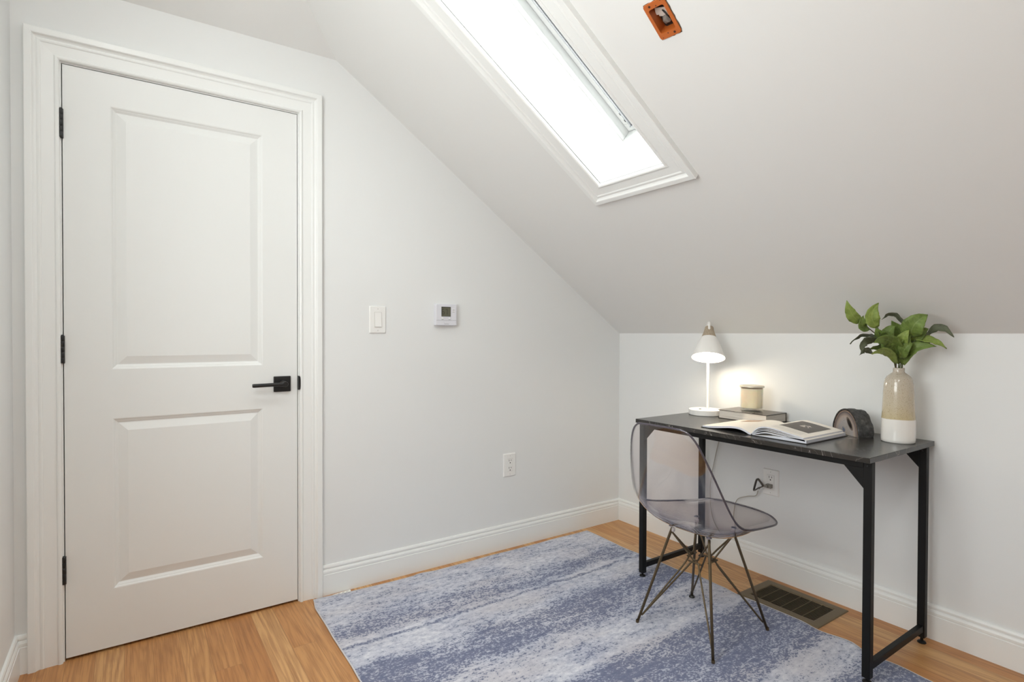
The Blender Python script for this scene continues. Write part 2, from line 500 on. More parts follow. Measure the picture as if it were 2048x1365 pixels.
# baseboards
BBP = [(0.014, 0), (0.014, .088), (.0118, .0895), (.0118, .0915), (.0128, .093), (.0128, .101), (.010, .108), (.0065, .1105), (.0060, .1125), (.0092, .1138), (.0092, .120), (.0065, .1268), (0, .128)]
def baseboard(name, pts, nrms):
    bm = bmesh.new()
    rings = [[bm.verts.new(V(p) + V(n)*t + V((0, 0, z))) for t, z in BBP] for p, n in zip(pts, nrms)]
    for a, b in zip(rings, rings[1:]):
        for k in range(len(BBP)-1): bm.faces.new((a[k], a[k+1], b[k+1], b[k]))
    bm.faces.new(rings[0]); bm.faces.new(rings[-1][::-1])
    return obj(name, bm, TRIM, kind='structure')
CIN = 0.0068                      # casing inner reveal from the slab edge
CW = 0.0915
cx0, cx1, cz1 = DX0-CIN, DX1+CIN, DZ1+CIN
baseboard('baseboard_north', [(cx1+CW, 0, 0), (0, 0, 0)], [(0, -1, 0), (-1, -1, 0)])
baseboard('baseboard_east', [(0, 0, 0), (0, YS, 0)], [(-1, -1, 0), (-1, 0, 0)])
baseboard('baseboard_west', [(XW, YS, 0), (XW, 0, 0), (cx0-CW, 0, 0)], [(1, 0, 0), (1, -1, 0), (0, -1, 0)])

# door casing
CASE = [(0, 0), (0, .0095), (.002, .0125), (.006, .0145), (.010, .0145), (.0135, .012), (.0145, .0095), (.048, .011), (.0495, .0128), (.053, .0140),
        (.057, .0135), (.060, .0120), (.0615, .0120), (.066, .0145), (.0695, .0185), (.0705, .0205), (.073, .0215), (.089, .0215), (.0915, .0200), (.0915, 0)]
bm = bmesh.new()
sweep_rect(bm, CASE, [(cx0, 0, 0), (cx0, 0, cz1), (cx1, 0, cz1), (cx1, 0, 0)], [(-1, 0, 0), (-1, 0, 1), (1, 0, 1), (1, 0, 0)], (0, -1, 0), closed=False)
obj('trim_1', bm, TRIM, kind='structure', label='white moulded casing around the panel door')

# ------------------------------------------------------------------ door
door = structure('door_1', 'white two panel door with black lever and hinges')
bm = bmesh.new()
panels = [(-2.5120, -2.0155, 0.9983, 1.9245), (-2.5100, -2.0158, 0.2172, 0.8232)]
def q(bm, a, b, c, d): return bm.faces.new([bm.verts.new(p) for p in (a, b, c, d)])
def rect_xz(bm, x0, x1, z0, z1, y=0.0): q(bm, (x0, y, z0), (x1, y, z0), (x1, y, z1), (x0, y, z1))
px0, px1 = panels[0][0], panels[0][1]
zs = [DZ0, panels[1][2], panels[1][3], panels[0][2], panels[0][3], DZ1]
rect_xz(bm, DX0, DX1, zs[0], zs[1]); rect_xz(bm, DX0, DX1, zs[2], zs[3]); rect_xz(bm, DX0, DX1, zs[4], zs[5])
for (a, b, c, d) in panels:
    rect_xz(bm, DX0, a, c, d); rect_xz(bm, b, DX1, c, d)
PP = [(0, 0), (.003, .0012), (.007, .0048), (.0085, .0050), (.011, .0066), (.016, .0100), (.018, .0100), (.022, .0088), (.044, .0020), (.0455, .0016)]
for (a, b, c, d) in panels:
    prev = None
    for w, dep in PP:
        ring = [bm.verts.new(p) for p in ((a+w, dep, c+w), (b-w, dep, c+w), (b-w, dep, d-w), (a+w, dep, d-w))]
        if prev:
            for i in range(4): bm.faces.new((prev[i], prev[(i+1) % 4], ring[(i+1) % 4], ring[i]))
        prev = ring
    bm.faces.new(prev)
bmesh.ops.remove_doubles(bm, verts=bm.verts[:], dist=1e-5)
# sides and back
yb = 0.035
rect_xz(bm, DX0, DX1, DZ0, DZ1, yb)
q(bm, (DX0, 0, DZ0), (DX0, yb, DZ0), (DX0, yb, DZ1), (DX0, 0, DZ1)); q(bm, (DX1, 0, DZ0), (DX1, yb, DZ0), (DX1, yb, DZ1), (DX1, 0, DZ1))
q(bm, (DX0, 0, DZ0), (DX1, 0, DZ0), (DX1, yb, DZ0), (DX0, yb, DZ0)); q(bm, (DX0, 0, DZ1), (DX1, 0, DZ1), (DX1, yb, DZ1), (DX0, yb, DZ1))
obj('door_slab', bm, DOORM, door, recalc=False)
# jamb with stops behind the slab
bm = bmesh.new()
box(bm, (ox0, 0, 0), (ox0+JT, .12, oz1)); box(bm, (ox1-JT, 0, 0), (ox1, .12, oz1)); box(bm, (ox0+JT, 0, oz1-JT), (ox1-JT, .12, oz1))
box(bm, (ox0+JT, .038, 0), (ox0+JT+.014, .05, oz1-JT)); box(bm, (ox1-JT-.014, .038, 0), (ox1-JT, .05, oz1-JT)); box(bm, (ox0+JT, .038, oz1-JT-.014), (ox1-JT, .05, oz1-JT))
box(bm, (ox0, .1, 0), (ox1, .12, oz1))  # unseen panel added behind the slab to block outside light
obj('door_jamb', bm, TRIM, door)
# hinges
for z0, z1 in ((1.7867, 1.8842), (1.0236, 1.1169), (0.2678, 0.3619)):
    bm = bmesh.new(); xh = DX0 - .0035
    zz = z0
    n = 5; hgt = (z1 - z0)
    prof = [(0, z0)]
    for i in range(n):
        a = z0 + hgt*i/n; b = z0 + hgt*(i+1)/n
        prof += [(.0058, a+.0006), (.0062, a+.0012), (.0062, b-.0012), (.0058, b-.0006)]
    prof += [(.0045, z1+.001), (.0035, z1+.003), (0, z1+.0035)]
    lathe(bm, prof, (xh, -.0065, 0), seg=16)
    box(bm, (xh-.0052, -.004, z0), (xh+.0062, .0006, z1))
    bmesh.ops.translate(bm, vec=(0, 0, 0), verts=bm.verts[:])
    o = obj('hinge', bm, BLACK, door); autosmooth(o)
# lever
lv = obj('lever_handle', (lambda b: (lathe(b, [(0, 0), (.0125, 0), (.0125, .012), (.0112, .0135), (.0112, .044), (.0095, .047), (0, .047)], (-1.9400, -.008, .9215), (0, -1, 0), 24),
      tube(b, catmull([(-1.9400, -.046, .9215), (-1.962, -.047, .9213), (-1.99, -.047, .9208), (-2.035, -.046, .9200), (-2.062, -.044, .9195)], 5), [.0088]*5+[.0075]*15+[.0062], 14), b)[-1])(bmesh.new()), BLACK, door, label='black lever handle')
autosmooth(lv, 50)
bm = bmesh.new(); box(bm, (-1.9758, -.0085, .8875), (-1.9095, 0.0, .9513))
bevel(obj('rosette', bm, BLACK, lv), .0025, 3)
bm = bmesh.new()
prism(bm, [(DX1+.0015, .8925), (DX1+.006, .8925), (DX1+.0085, .897), (DX1+.0095, .908), (DX1+.0095, .934), (DX1+.0085, .945), (DX1+.006, .9500), (DX1+.0015, .9500)],
      0.001, 0.0165, V((0, 0, 0)), V((1, 0, 0)), V((0, 0, 1)), V((0, -1, 0)))
obj('strike_plate', bm, BLACK, door)

# ------------------------------------------------------------------ skylight (window_1) and its casing (trim_2)
SCASE = [(w*.96, h) for w, h in CASE]
bm = bmesh.new()
cs = [sp(0, 0, 0), sp(0, SW, 0), sp(SL, SW, 0), sp(SL, 0, 0)]
od = [-sa + sy, -sa - sy, sa - sy, sa + sy]
sweep_rect(bm, SCASE, cs, od, -sn)
obj('trim_2', bm, TRIM, kind='structure', label='white moulded casing around the skylight opening')
win = structure('window_1', 'narrow skylight set deep in the sloped ceiling')
WD = 0.234
def sbox(bm, s0, s1, t0, t1, n0, n1):
    frame_box(bm, so, sa, -sy, sn, (s0, t0, n0), (s1, t1, n1))
def sring(bm, inset0, inset1, n0, n1):
    sbox(bm, inset0, inset1, inset0, SW-inset0, n0, n1); sbox(bm, SL-inset1, SL-inset0, inset0, SW-inset0, n0, n1)
    sbox(bm, inset1, SL-inset1, inset0, inset1, n0, n1); sbox(bm, inset1, SL-inset1, SW-inset1, SW-inset0, n0, n1)
bm = bmesh.new(); sring(bm, -.02, 0, 0.004, WD+.005)
obj('light_well', bm, TRIM, win)
bm = bmesh.new(); sring(bm, -.02, .006, WD, WD+.022); sring(bm, -.02, .002, WD+.022, WD+.075)
bevel(obj('window_frame', bm, simple('skylight_frame', srgb(208, 209, 208), .4), win), .002, 2)
bm = bmesh.new(); sring(bm, .003, .040, WD+.057, WD+.080)
sash = bevel(obj('sash', bm, simple('skylight_sash', srgb(232, 233, 232), .4), win), .002, 2)
bm = bmesh.new(); sring(bm, .040, .0445, WD+.060, WD+.078)
obj('gasket', bm, GASKET, sash)
bm = bmesh.new()
sbox(bm, .035, SL-.05, .0430, .0500, WD+.036, WD+.057); sbox(bm, .035, SL-.05, .0500, .0560, WD+.042, WD+.057); sbox(bm, .030, .035, .0420, .0570, WD+.034, WD+.058)
bevel(obj('blind_rail', bm, ALU, win, label='thin aluminium rail'), .001, 1)
bm = bmesh.new(); sbox(bm, .046, SL-.046, .046, SW-.046, WD+.066, WD+.070)
obj('window_pane', bm, GLASS, win)
for s in (.050, .086):
    bm = bmesh.new(); sbox(bm, s, s+.012, .020, .026, WD+.0565, WD+.0572); obj('clip', bm, GASKET, sash)

# unseen window added in the west wall to light the room
def added_window(name, o, ax, w, z0, z1, out):
    t = structure(name); n = V(out)
    def wb(bm, a0, a1, za, zb, d0, d1): frame_box(bm, V(o), V(ax), EZ_, n, (a0, za, d0), (a1, zb, d1))
    bm = bmesh.new()
    wb(bm, 0, w, z0, z0+.05, .03, .09); wb(bm, 0, w, z1-.05, z1, .03, .09); wb(bm, 0, .05, z0+.05, z1-.05, .03, .09); wb(bm, w-.05, w, z0+.05, z1-.05, .03, .09)
    wb(bm, .05, w-.05, (z0+z1)/2-.02, (z0+z1)/2+.02, .03, .09)
    obj('window_frame', bm, TRIM, t)
    bm = bmesh.new(); wb(bm, .04, w-.04, z0+.04, z1-.04, .058, .062); obj('window_pane', bm, GLASS, t)
EZ_ = V((0, 0, 1))
added_window('added_window_2', (XW, WY0, 0), (0, 1, 0), WY1-WY0, WZ0, WZ1, (-1, 0, 0))

# ------------------------------------------------------------------ rug
RX0, RX1, RY0, RY1 = -1.842, -0.305, -0.050, -2.38
TOPE = [(-1.826, -.036), (-1.68, -.045), (-1.54, -.052), (-1.385, -.059), (-1.353, -.049), (-1.261, -.057), (-1.095, -.058), (-.80, -.0555), (-.31, -.058)]
RIGE = [(-.058, -.311), (-.19, -.3134), (-.36, -.321), (-.53, -.3125), (-.68, -.309), (-.80, -.284), (-.93, -.290), (-1.01, -.303), (-1.12, -.292), (-1.27, -.290), (-1.36, -.306), (-1.456, -.290), (-1.537, -.320), (-1.62, -.31), (-1.72, -.321), (-2.4, -.31)]
LEFE = [(-.03, -1.825), (-.12, -1.838), (-.24, -1.839), (-.39, -1.843), (-.56, -1.844), (-.69, -1.848), (-2.4, -1.86)]
def table(t, x):
    if (x - t[0][0])*(x - t[-1][0]) > 0: return t[0][1] if abs(x-t[0][0]) < abs(x-t[-1][0]) else t[-1][1]
    for (a, fa_), (b, fb_) in zip(t, t[1:]):
        if min(a, b) <= x <= max(a, b):
            k = (x-a)/(b-a); k = k*k*(3-2*k)
            return fa_ + (fb_-fa_)*k
    return t[-1][1]
def rug_pt(u, v, top=True):
    x = RX0 + (RX1-RX0)*u; y = RY0 + (RY1-RY0)*v
    y += (table(TOPE, x) - RY0)*(1-v)**14
    x += (table(LEFE, y) - RX0)*(1-u)**8 + (table(RIGE, y) - RX1)*u**8
    yy = -y
    z = 0.0052 + 0.0022*max(0, math.sin(u*23+1))*(1-v)**25 + 0.0015*max(0, math.sin(yy*14))*u**25
    return V((x, y, z if top else 0.0002))
NU, NV = 90, 120
rug = thing('rug', 'distressed blue and grey striped rug lying on the oak floor', 'rug', ((RX0+RX1)/2, (RY0+RY1)/2, 0))
bm = bmesh.new()
gt = [[bm.verts.new(rug_pt(i/NU, j/NV)) for i in range(NU+1)] for j in range(NV+1)]
for j in range(NV):
    for i in range(NU): bm.faces.new((gt[j][i], gt[j+1][i], gt[j+1][i+1], gt[j][i+1])).smooth = True
border = [(i, 0) for i in range(NU)] + [(NU, j) for j in range(NV)] + [(i, NV) for i in range(NU, 0, -1)] + [(0, j) for j in range(NV, 0, -1)]
lowv = {b: bm.verts.new(rug_pt(b[0]/NU, b[1]/NV, False)) for b in border}
for k in range(len(border)):
    a, b = border[k], border[(k+1) % len(border)]
    bm.faces.new((gt[a[1]][a[0]], gt[b[1]][b[0]], lowv[b], lowv[a]))
pile = obj('rug_pile', bm, RUG, None)
# keep the pattern in room coordinates
pile.parent = rug; pile.matrix_parent_inverse = rug.matrix_world.inverted()
bm = bmesh.new()
tube(bm, [rug_pt(i/NU, j/NV) + V((0, 0, -.0020)) for i, j in border], .0030, 6, closed=True)
obj('edge_binding', bm, RUGEDGE, rug, smooth=True)
bm = bmesh.new()
t0 = [(-1.757, -.072), (-1.672, -.065), (-1.664, -.0165), (-1.744, -.024)]
prism(bm, [(x, y) for x, y in t0], .0006, .0014)
ct = obj('care_tag', bm, simple('tag_cloth', srgb(240, 238, 232), 0.8), rug, label='white care tag')
for k in range(3):
    bm = bmesh.new(); x = -1.722 + k*.018
    tube(bm, [(x, -.0300, .0016), (x+.004, -.0275, .0016), (x+.011, -.0265, .0016)], .0006, 5); obj('printed_mark', bm, DARK, ct)

# ------------------------------------------------------------------ wall fittings
def plate(bm, o, ax, az, n, w, h, t):
    pts = rounded_rect(w, h, .003, 3); inn = rounded_rect(w-.007, h-.007, .002, 3)
    r0 = [bm.verts.new(o + ax*a + az*b) for a, b in pts]; r1 = [bm.verts.new(o + ax*a + az*b + n*t*.35) for a, b in pts]; r2 = [bm.verts.new(o + ax*a + az*b + n*t) for a, b in inn]
    m = len(pts)
    for a, b in ((r0, r1), (r1, r2)):
        for i in range(m): bm.faces.new((a[i], a[(i+1) % m], b[(i+1) % m], b[i]))
    bm.faces.new(r2); bm.faces.new(r0[::-1])

EZ = V((0, 0, 1))
def add_screws(parent, o, ax, n, dz, t):
    for s in (-1, 1):
        bm = bmesh.new(); lathe(bm, [(0, t), (.0030, t), (.0028, t+.0008), (0, t+.0011)], o + EZ*s*dz, n, 12)
        sc = obj('screw', bm, PLASTIC, parent)
        bm = bmesh.new(); frame_box(bm, o + EZ*s*dz, ax, EZ, n, (-.0004, -.0024, t+.0008), (.0004, .0024, t+.0013)); obj('screw_slot', bm, DARK, sc)

# light switch
so_ = V((-1.5335, 0, 1.1905)); n_ = V((0, -1, 0)); ax_ = V((1, 0, 0))
sw = thing('light_switch', 'white rocker light switch on the wall right of the door', 'light switch', so_)
bm = bmesh.new(); plate(bm, so_, ax_, EZ, n_, .0775, .1230, .0065); obj('switch_plate', bm, PLASTIC, sw)
bm = bmesh.new(); frame_box(bm, so_, ax_, EZ, n_, (-.0172, -.0340, .0064), (.0172, .0340, .0072)); obj('rocker_surround', bm, simple('switch_shadow_line', srgb(205, 203, 198), .5), sw)
bm = bmesh.new()
pr = [(-.0325, .0070), (-.0325, .0125), (0.0, .0092), (.0325, .0080), (.0325, .0070)]
prism(bm, pr, -.0155, .0155, so_, EZ, n_, ax_)
bevel(obj('rocker', bm, PLASTIC, sw), .0006, 2)
add_screws(sw, so_, ax_, n_, .0485, .0062)

def outlet(name, label, o, ax, n):
    t = thing(name, label, 'power outlet', o)
    bm = bmesh.new(); plate(bm, o, ax, EZ, n, .0775, .1215, .0065); obj('outlet_plate', bm, PLASTIC, t)
    bm = bmesh.new(); frame_box(bm, o, ax, EZ, n, (-.0176, -.0345, .0060), (.0176, .0345, .0067)); obj('receptacle_gap', bm, simple('outlet_shadow_line', srgb(190, 188, 182), .5), t)
    bm = bmesh.new(); frame_box(bm, o, ax, EZ, n, (-.0168, -.0337, .0060), (.0168, .0337, .0082)); r = bevel(obj('receptacle', bm, PLASTIC, t), .0008, 2)
    for s in (-1, 1):
        c = o + EZ*(s*.0195)
        bm = bmesh.new(); frame_box(bm, c, ax, EZ, n, (-.0075, .0005, .0080), (-.0052, .0100, .0086)); obj('contact_slot', bm, DARK, r)
        bm = bmesh.new(); frame_box(bm, c, ax, EZ, n, (.0052, .0015, .0080), (.0075, .0092, .0086)); obj('contact_slot', bm, DARK, r)
        bm = bmesh.new(); lathe(bm, [(0, .0080), (.0029, .0080), (.0029, .0086), (0, .0086)], c + EZ*-.0075, n, 12); obj('ground_hole', bm, simple('black_hole', srgb(20, 20, 19), .7), r)
    add_screws(t, o, ax, n, .0480, .0062)
    return t
outlet('wall_outlet', 'empty white power outlet low on the door wall, left of the corner', V((-.8091, 0, .4369)), V((1, 0, 0)), V((0, -1, 0)))
outlet('wall_outlet', 'white power outlet under the desk with a plug in its lower socket', V((0, -.9795, .4412)), V((0, -1, 0)), V((-1, 0, 0)))

# thermostat
to = V((-1.1965, 0, 1.2195)); TW, TH, TD = .1125, .1030, .0270
th = thing('thermostat', 'small white digital thermostat on the door wall', 'thermostat', to)
def tb(bm, x0, x1, z0, z1, d0, d1): frame_box(bm, to, V((1, 0, 0)), EZ, V((0, -1, 0)), (x0, z0, d0), (x1, z1, d1))
bm = bmesh.new(); tb(bm, -TW/2, TW/2, -TH/2, TH/2, 0, TD); bevel(obj('housing', bm, PLASTIC2, th), .003, 3)
bm = bmesh.new(); tb(bm, -TW/2+.002, TW/2-.002, -.0270, -.0258, TD-.001, TD+.0002); obj('cover_seam', bm, simple('seam_grey', srgb(150, 150, 152), .6), th)
bm = bmesh.new(); tb(bm, -.0275, .0225, -.0085, .0385, TD-.001, TD+.0010)
scr = obj('screen_bezel', bm, simple('screen_frame', srgb(52, 53, 48), .35), th)
bm = bmesh.new(); tb(bm, -.0262, .0205, -.0070, .0352, TD, TD+.0014)
obj('screen', bm, simple('lcd_olive', srgb(98, 97, 80), .3), scr)
SEG = simple('lcd_segment', srgb(38, 37, 32), .4)
def digit(segs, x0, w, z0, h):
    bm = bmesh.new(); k = .0019; d0, d1 = TD+.0013, TD+.0018; zm = z0 + h/2
    R = {'a': (x0+k, x0+w-k, z0+h-k, z0+h), 'd': (x0+k, x0+w-k, z0, z0+k), 'g': (x0+k, x0+w-k, zm-k/2, zm+k/2), 'f': (x0, x0+k, zm+.0006, z0+h), 'e': (x0, x0+k, z0, zm-.0006), 'b': (x0+w-k, x0+w, zm+.0006, z0+h), 'c': (x0+w-k, x0+w, z0, zm-.0006)}
    for s in segs: tb(bm, *R[s], d0, d1)
    obj('digit', bm, SEG, scr)
digit('afgecd', -.0258, .0130, .0018, .0255); digit('abc', -.0085, .0125, .0018, .0255)
BTN = simple('button_white', srgb(236, 236, 238), .4)
for z in (.0280, .0180):
    bm = bmesh.new(); tb(bm, .0320, .0440, z-.0038, z+.0038, TD-.001, TD+.0022); b = bevel(obj('button', bm, BTN, th), .001, 2)
    bm = bmesh.new(); sg = 1 if z > .02 else -1
    prism(bm, [(-.0016, -.001*sg), (.0016, -.001*sg), (0, .0014*sg)], TD+.0021, TD+.0025, to + V((.0380, 0, z)), V((1, 0, 0)), EZ, V((0, -1, 0))); obj('arrow', bm, SEG, b)
    bm = bmesh.new(); tb(bm, .0322, .0438, z-.0052, z-.0042, TD, TD+.0003); obj('button_mark', bm, SEG, b)
for x in (-.0215, .0165):
    bm = bmesh.new(); lathe(bm, [(0, TD), (.0052, TD), (.0048, TD+.0022), (0, TD+.0026)], to + V((x, 0, -.0165)), (0, -1, 0), 20); b = obj('button', bm, BTN, th, smooth=False)
    bm = bmesh.new(); tb(bm, x-.0055, x+.0055, -.0240, -.0228, TD, TD+.0003); obj('button_mark', bm, simple('print_grey', srgb(120, 120, 126), .6), b)
bm = bmesh.new(); tb(bm, -.0125, .0125, -.0420, -.0315, TD-.001, TD+.0010); bevel(obj('cover_tab', bm, PLASTIC2, th), .0008, 2)
bm = bmesh.new(); tb(bm, -.0120, .0120, -.0452, -.0438, TD-.0005, TD+.0003); obj('maker_mark', bm, simple('print_grey2', srgb(140, 140, 146), .6), th)

# floor vent
VX0, VX1, VY0, VY1 = -.2860, -.0500, -.9985, -1.3415
vent = thing('floor_vent', 'brown metal floor vent beside the rug, under the desk', 'floor vent', ((VX0+VX1)/2, (VY0+VY1)/2, 0))
VENT = simple('vent_brown', srgb(112, 96, 72), .42, metal=.35)
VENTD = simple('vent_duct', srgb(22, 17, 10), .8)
bm = bmesh.new()
vp = [(0, .004), (-.004, .0052), (-.030, .0050), (-.036, .0042), (-.038, .0008), (-.038, 0)]
ix0, ix1, iy0, iy1 = VX0+.036, VX1-.036, VY0-.036, VY1+.036
rings = []
for (x, y), (dx, dy) in zip([(ix0, iy0), (ix1, iy0), (ix1, iy1), (ix0, iy1)], [(-1, 1), (1, 1), (1, -1), (-1, -1)]):
    rings.append([bm.verts.new((x - dx*w, y - dy*w, h)) for w, h in [(.002, .0005)] + vp])
for i in range(4):
    a, b = rings[i], rings[(i+1) % 4]
    for k in range(len(a)-1): bm.faces.new((a[k], a[k+1], b[k+1], b[k]))
obj('vent_frame', bm, VENT, vent)
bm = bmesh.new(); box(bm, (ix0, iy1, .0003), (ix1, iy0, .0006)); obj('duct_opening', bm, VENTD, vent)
bm = bmesh.new()
for i in range(17):
    x = ix0 + (ix1-ix0)*(i+.5)/17
    vs = box(bm, (x-.0018, iy1, .0012), (x+.0018, iy0, .0036))
    for v in vs:
        if v.co.z > .002: v.co.x -= .002
obj('louvre', bm, simple('vent_louvre_brown', srgb(84, 70, 48), .5, metal=.2), vent)
for i in range(1, 6):
    y = iy0 + (iy1-iy0)*i/6
    bm = bmesh.new(); box(bm, (ix0, y-.0012, .0030), (ix1, y+.0012, .0043)); obj('crossbar', bm, VENT, vent)

# ceiling electrical box
eb_ = thing('electrical_box', 'open orange electrical box recessed in the sloped ceiling', 'electrical box', EBC)
bm = bmesh.new()
outl = rounded_rect(.1085, .0680, .008, 5); inl = rounded_rect(.0740, .0480, .006, 5)
def eloop(pts, n): return [bm.verts.new(ebp(a, b, n)) for a, b in pts]
L = [eloop(outl, 0), eloop(outl, -.0028), eloop(rounded_rect(.1065, .0660, .007, 5), -.0034), eloop(inl, -.0034), eloop(inl, .030), ]
for a, b in zip(L, L[1:]):
    for i in range(len(a)): bm.faces.new((a[i], a[(i+1) % len(a)], b[(i+1) % len(a)], b[i]))
obj('box_shell', bm, ORANGE, eb_, recalc=False)
bm = bmesh.new()
prism(bm, [(a, b) for a, b in rounded_rect(.0740, .0480, .006, 5)], .030, .034, EBC, ea, eb, sn)
obj('box_back', bm, simple('dark_cavity', srgb(40, 26, 18), .9), eb_)
bm = bmesh.new()
jag = []
for k in range(48):
    a = 2*PI*k/48; ca, sa2 = math.cos(a), math.sin(a)
    r = 1.0/max(abs(ca)/.0540, abs(sa2)/.0345)
    r *= 1.0 + (.06*mnoise.noise(V((ca*4, sa2*4, 2.0))) + (.05 if sa2 > .3 else .02))
    jag.append((r*ca, r*sa2))
big_ = [(math.cos(2*PI*k/48)*.5, math.sin(2*PI*k/48)*.5) for k in range(48)]
inn = []
for k in range(48):
    a = 2*PI*k/48; ca, sa2 = math.cos(a), math.sin(a)
    r = 1.0/max(abs(ca)/.0485, abs(sa2)/.0300); inn.append((r*ca, r*sa2))
for h0, h1 in ((-.0008, -.0008), (.0002, .0002)):
    A_ = [bm.verts.new(ebp(a, b, h0)) for a, b in jag]; B_ = [bm.verts.new(ebp(a, b, h1)) for a, b in inn]
    for i in range(48): bm.faces.new((A_[i], A_[(i+1) % 48], B_[(i+1) % 48], B_[i]))
    if h0 < 0: A0_ = A_
for i in range(48): bm.faces.new((A0_[i], A0_[(i+1) % 48], A_[(i+1) % 48], A_[i]))
o = obj('torn_drywall_edge', bm, simple('torn_drywall', srgb(96, 84, 72), .95, bump=.6, bscale=400), eb_)
PAPER = simple('scrap_paper', srgb(216, 206, 196), .8)
bm = bmesh.new(); frame_box(bm, ebp(.010, .002, .020), (ea*.95 + eb*.3).normalized(), (eb*.95 - ea*.3).normalized(), sn, (-.010, -.026, 0), (.010, .026, .0012)); obj('paper_scrap', bm, PAPER, eb_)
bm = bmesh.new(); frame_box(bm, ebp(.002, -.006, .024), (ea*.9 + eb*.4).normalized(), (eb*.9 - ea*.4).normalized(), sn, (-.008, -.014, 0), (.008, .014, .001)); obj('paper_scrap', bm, PAPER, eb_)
bm = bmesh.new(); bmesh.ops.create_icosphere(bm, subdivisions=3, radius=.017)
for v in bm.verts:
    v.co *= 1 + .45*mnoise.noise(v.co*90)
    v.co = ebp(-.016, -.006, .028) + v.co*.7
obj('insulation_tuft', bm, simple('insulation_grey', srgb(128, 120, 112), .95), eb_, smooth=True)
bm = bmesh.new(); tube(bm, catmull([ebp(.02, -.01, .029), ebp(.005, .006, .014), ebp(-.012, .010, .016), ebp(-.022, .004, .029)], 6), .0022, 8); obj('wire_stub', bm, simple('dark_wire', srgb(30, 26, 24), .5), eb_)
for a, b, r in ((.0455, -.0150, .0033), (-.0455, .0150, .0033), (.0410, .004, .0016), (-.0410, -.004, .0016), (.049, .022, .0012), (-.049, -.024, .0012)):
    bm = bmesh.new(); lathe(bm, [(0, 0), (r, 0), (r, .0006), (r*.55, .0010), (0, .0003)], ebp(a, b, -.0034), -sn, 14); obj('screw_hole', bm, simple('dark_screw', srgb(70, 34, 16), .6), eb_)

# ------------------------------------------------------------------ desk
DT = 0.737; TT = 0.018
dX0, dX1, dY0, dY1 = -.530, -.012, -1.6175, -.628
desk = thing('desk', 'narrow black marble-look desk with black steel legs under the sloped ceiling', 'desk', ((dX0+dX1)/2, (dY0+dY1)/2, 0))
bm = bmesh.new(); box(bm, (dX0, dY0, DT-TT), (dX1, dY1, DT)); bevel(obj('desktop', bm, MARBLE, desk), .0012, 2)
LG = .0125
lx = (-.5000, -.0680); ly = (-1.6040, -.6490)
ZT = DT - TT
for y in ly:
    for x in lx:
        bm = bmesh.new(); box(bm, (x-LG, y-LG, .022), (x+LG, y+LG, ZT)); leg = bevel(obj('leg', bm, BLACKF, desk), .002, 2)
        bm = bmesh.new(); lathe(bm, [(0, 0.0), (.0135, 0.0), (.0145, .002), (.012, .006), (.005, .009), (.005, .024)], (x, y, .0055 if x < -.3 else 0.0), seg=20); autosmooth(obj('leveling_foot', bm, BLACKF, leg))
        d = 1 if y < -1 else -1
        bm = bmesh.new(); prism(bm, [(y+d*LG, ZT-.021), (y+d*(LG+.060), ZT-.021), (y+d*LG, ZT-.086)], x-.0015+(.010 if x > -.3 else -.009), x+.0015+(.010 if x > -.3 else -.009), V((0, 0, 0)), V((0, 1, 0)), V((0, 0, 1)), V((1, 0, 0)))
        gs_ = obj('corner_bracket', bm, BLACKF, desk)
        bm = bmesh.new(); lathe(bm, [(0, 0), (.0032, 0), (.0028, .0015), (0, .002)], (x-LG, y, ZT-.012), (-1, 0, 0), 12); obj('bolt', bm, BLACK, leg)
    bm = bmesh.new(); box(bm, (lx[0]+LG, y-.009, .045), (lx[1]-LG, y+.009, .068)); bevel(obj('floor_rail', bm, BLACKF, desk), .0015, 2)
for x in lx:
    bm = bmesh.new(); box(bm, (x-LG+.001, ly[0]+LG, ZT-.021), (x+LG-.001, ly[1]-LG, ZT)); bevel(obj('long_rail', bm, BLACKF, desk), .0015, 2)

# ------------------------------------------------------------------ chair
CC = V((-.651, -1.086, 0)); cth = math.radians(2.4)
cex = V((math.cos(cth), math.sin(cth), 0)); cey = V((-math.sin(cth), math.cos(cth), 0))
def cp(x, y, z): return CC + cex*x + cey*y + EZ*z
chair = thing('desk_chair', 'clear smoky plastic shell chair on crossed bronze wire legs', 'chair', CC)
cen = [(-.268, .803), (-.266, .79), (-.261, .765), (-.254, .72), (-.243, .65), (-.228, .58), (-.208, .512), (-.174, .448), (-.122, .404), (-.055, .381), (.02, .376), (.09, .386), (.15, .406), (.195, .426), (.222, .436), (.237, .435)]
rim = [(-.260, .098, .800), (-.250, .124, .788), (-.241, .143, .758), (-.229, .158, .716), (-.201, .182, .643), (-.176, .198, .577), (-.152, .210, .520), (-.125, .217, .478), (-.085, .219, .455), (-.030, .216, .443), (.035, .210, .433), (.100, .203, .424), (.155, .198, .417), (.202, .190, .411), (.228, .174, .412), (.240, .142, .423)]
bm = bmesh.new()
NS = 12
grid = []
for (cx_, cz_), (rx, ry, rz) in zip(cen, rim):
    row = []
    for k in range(-NS, NS+1):
        u = k/NS; a = abs(u)
        w = a**3.1
        row.append(bm.verts.new(cp(cx_ + (rx-cx_)*w, ry*u, cz_ + (rz-cz_)*w)))
    grid.append(row)
for a, b in zip(grid, grid[1:]):
    for k in range(2*NS): bm.faces.new((a[k], a[k+1], b[k+1], b[k])).smooth = True
grid_co = [[v.co.copy() for v in row] for row in grid]
shell = obj('seat_shell', bm, [ACRYL, ACRYL_EDGE], chair, smooth=True, recalc=False, label='clear smoky one-piece seat and back')
ss = shell.modifiers.new('sub', 'SUBSURF'); ss.levels = 2; ss.render_levels = 2
sd = shell.modifiers.new('solid', 'SOLIDIFY'); sd.thickness = .0068; sd.offset = 0; sd.material_offset_rim = 1
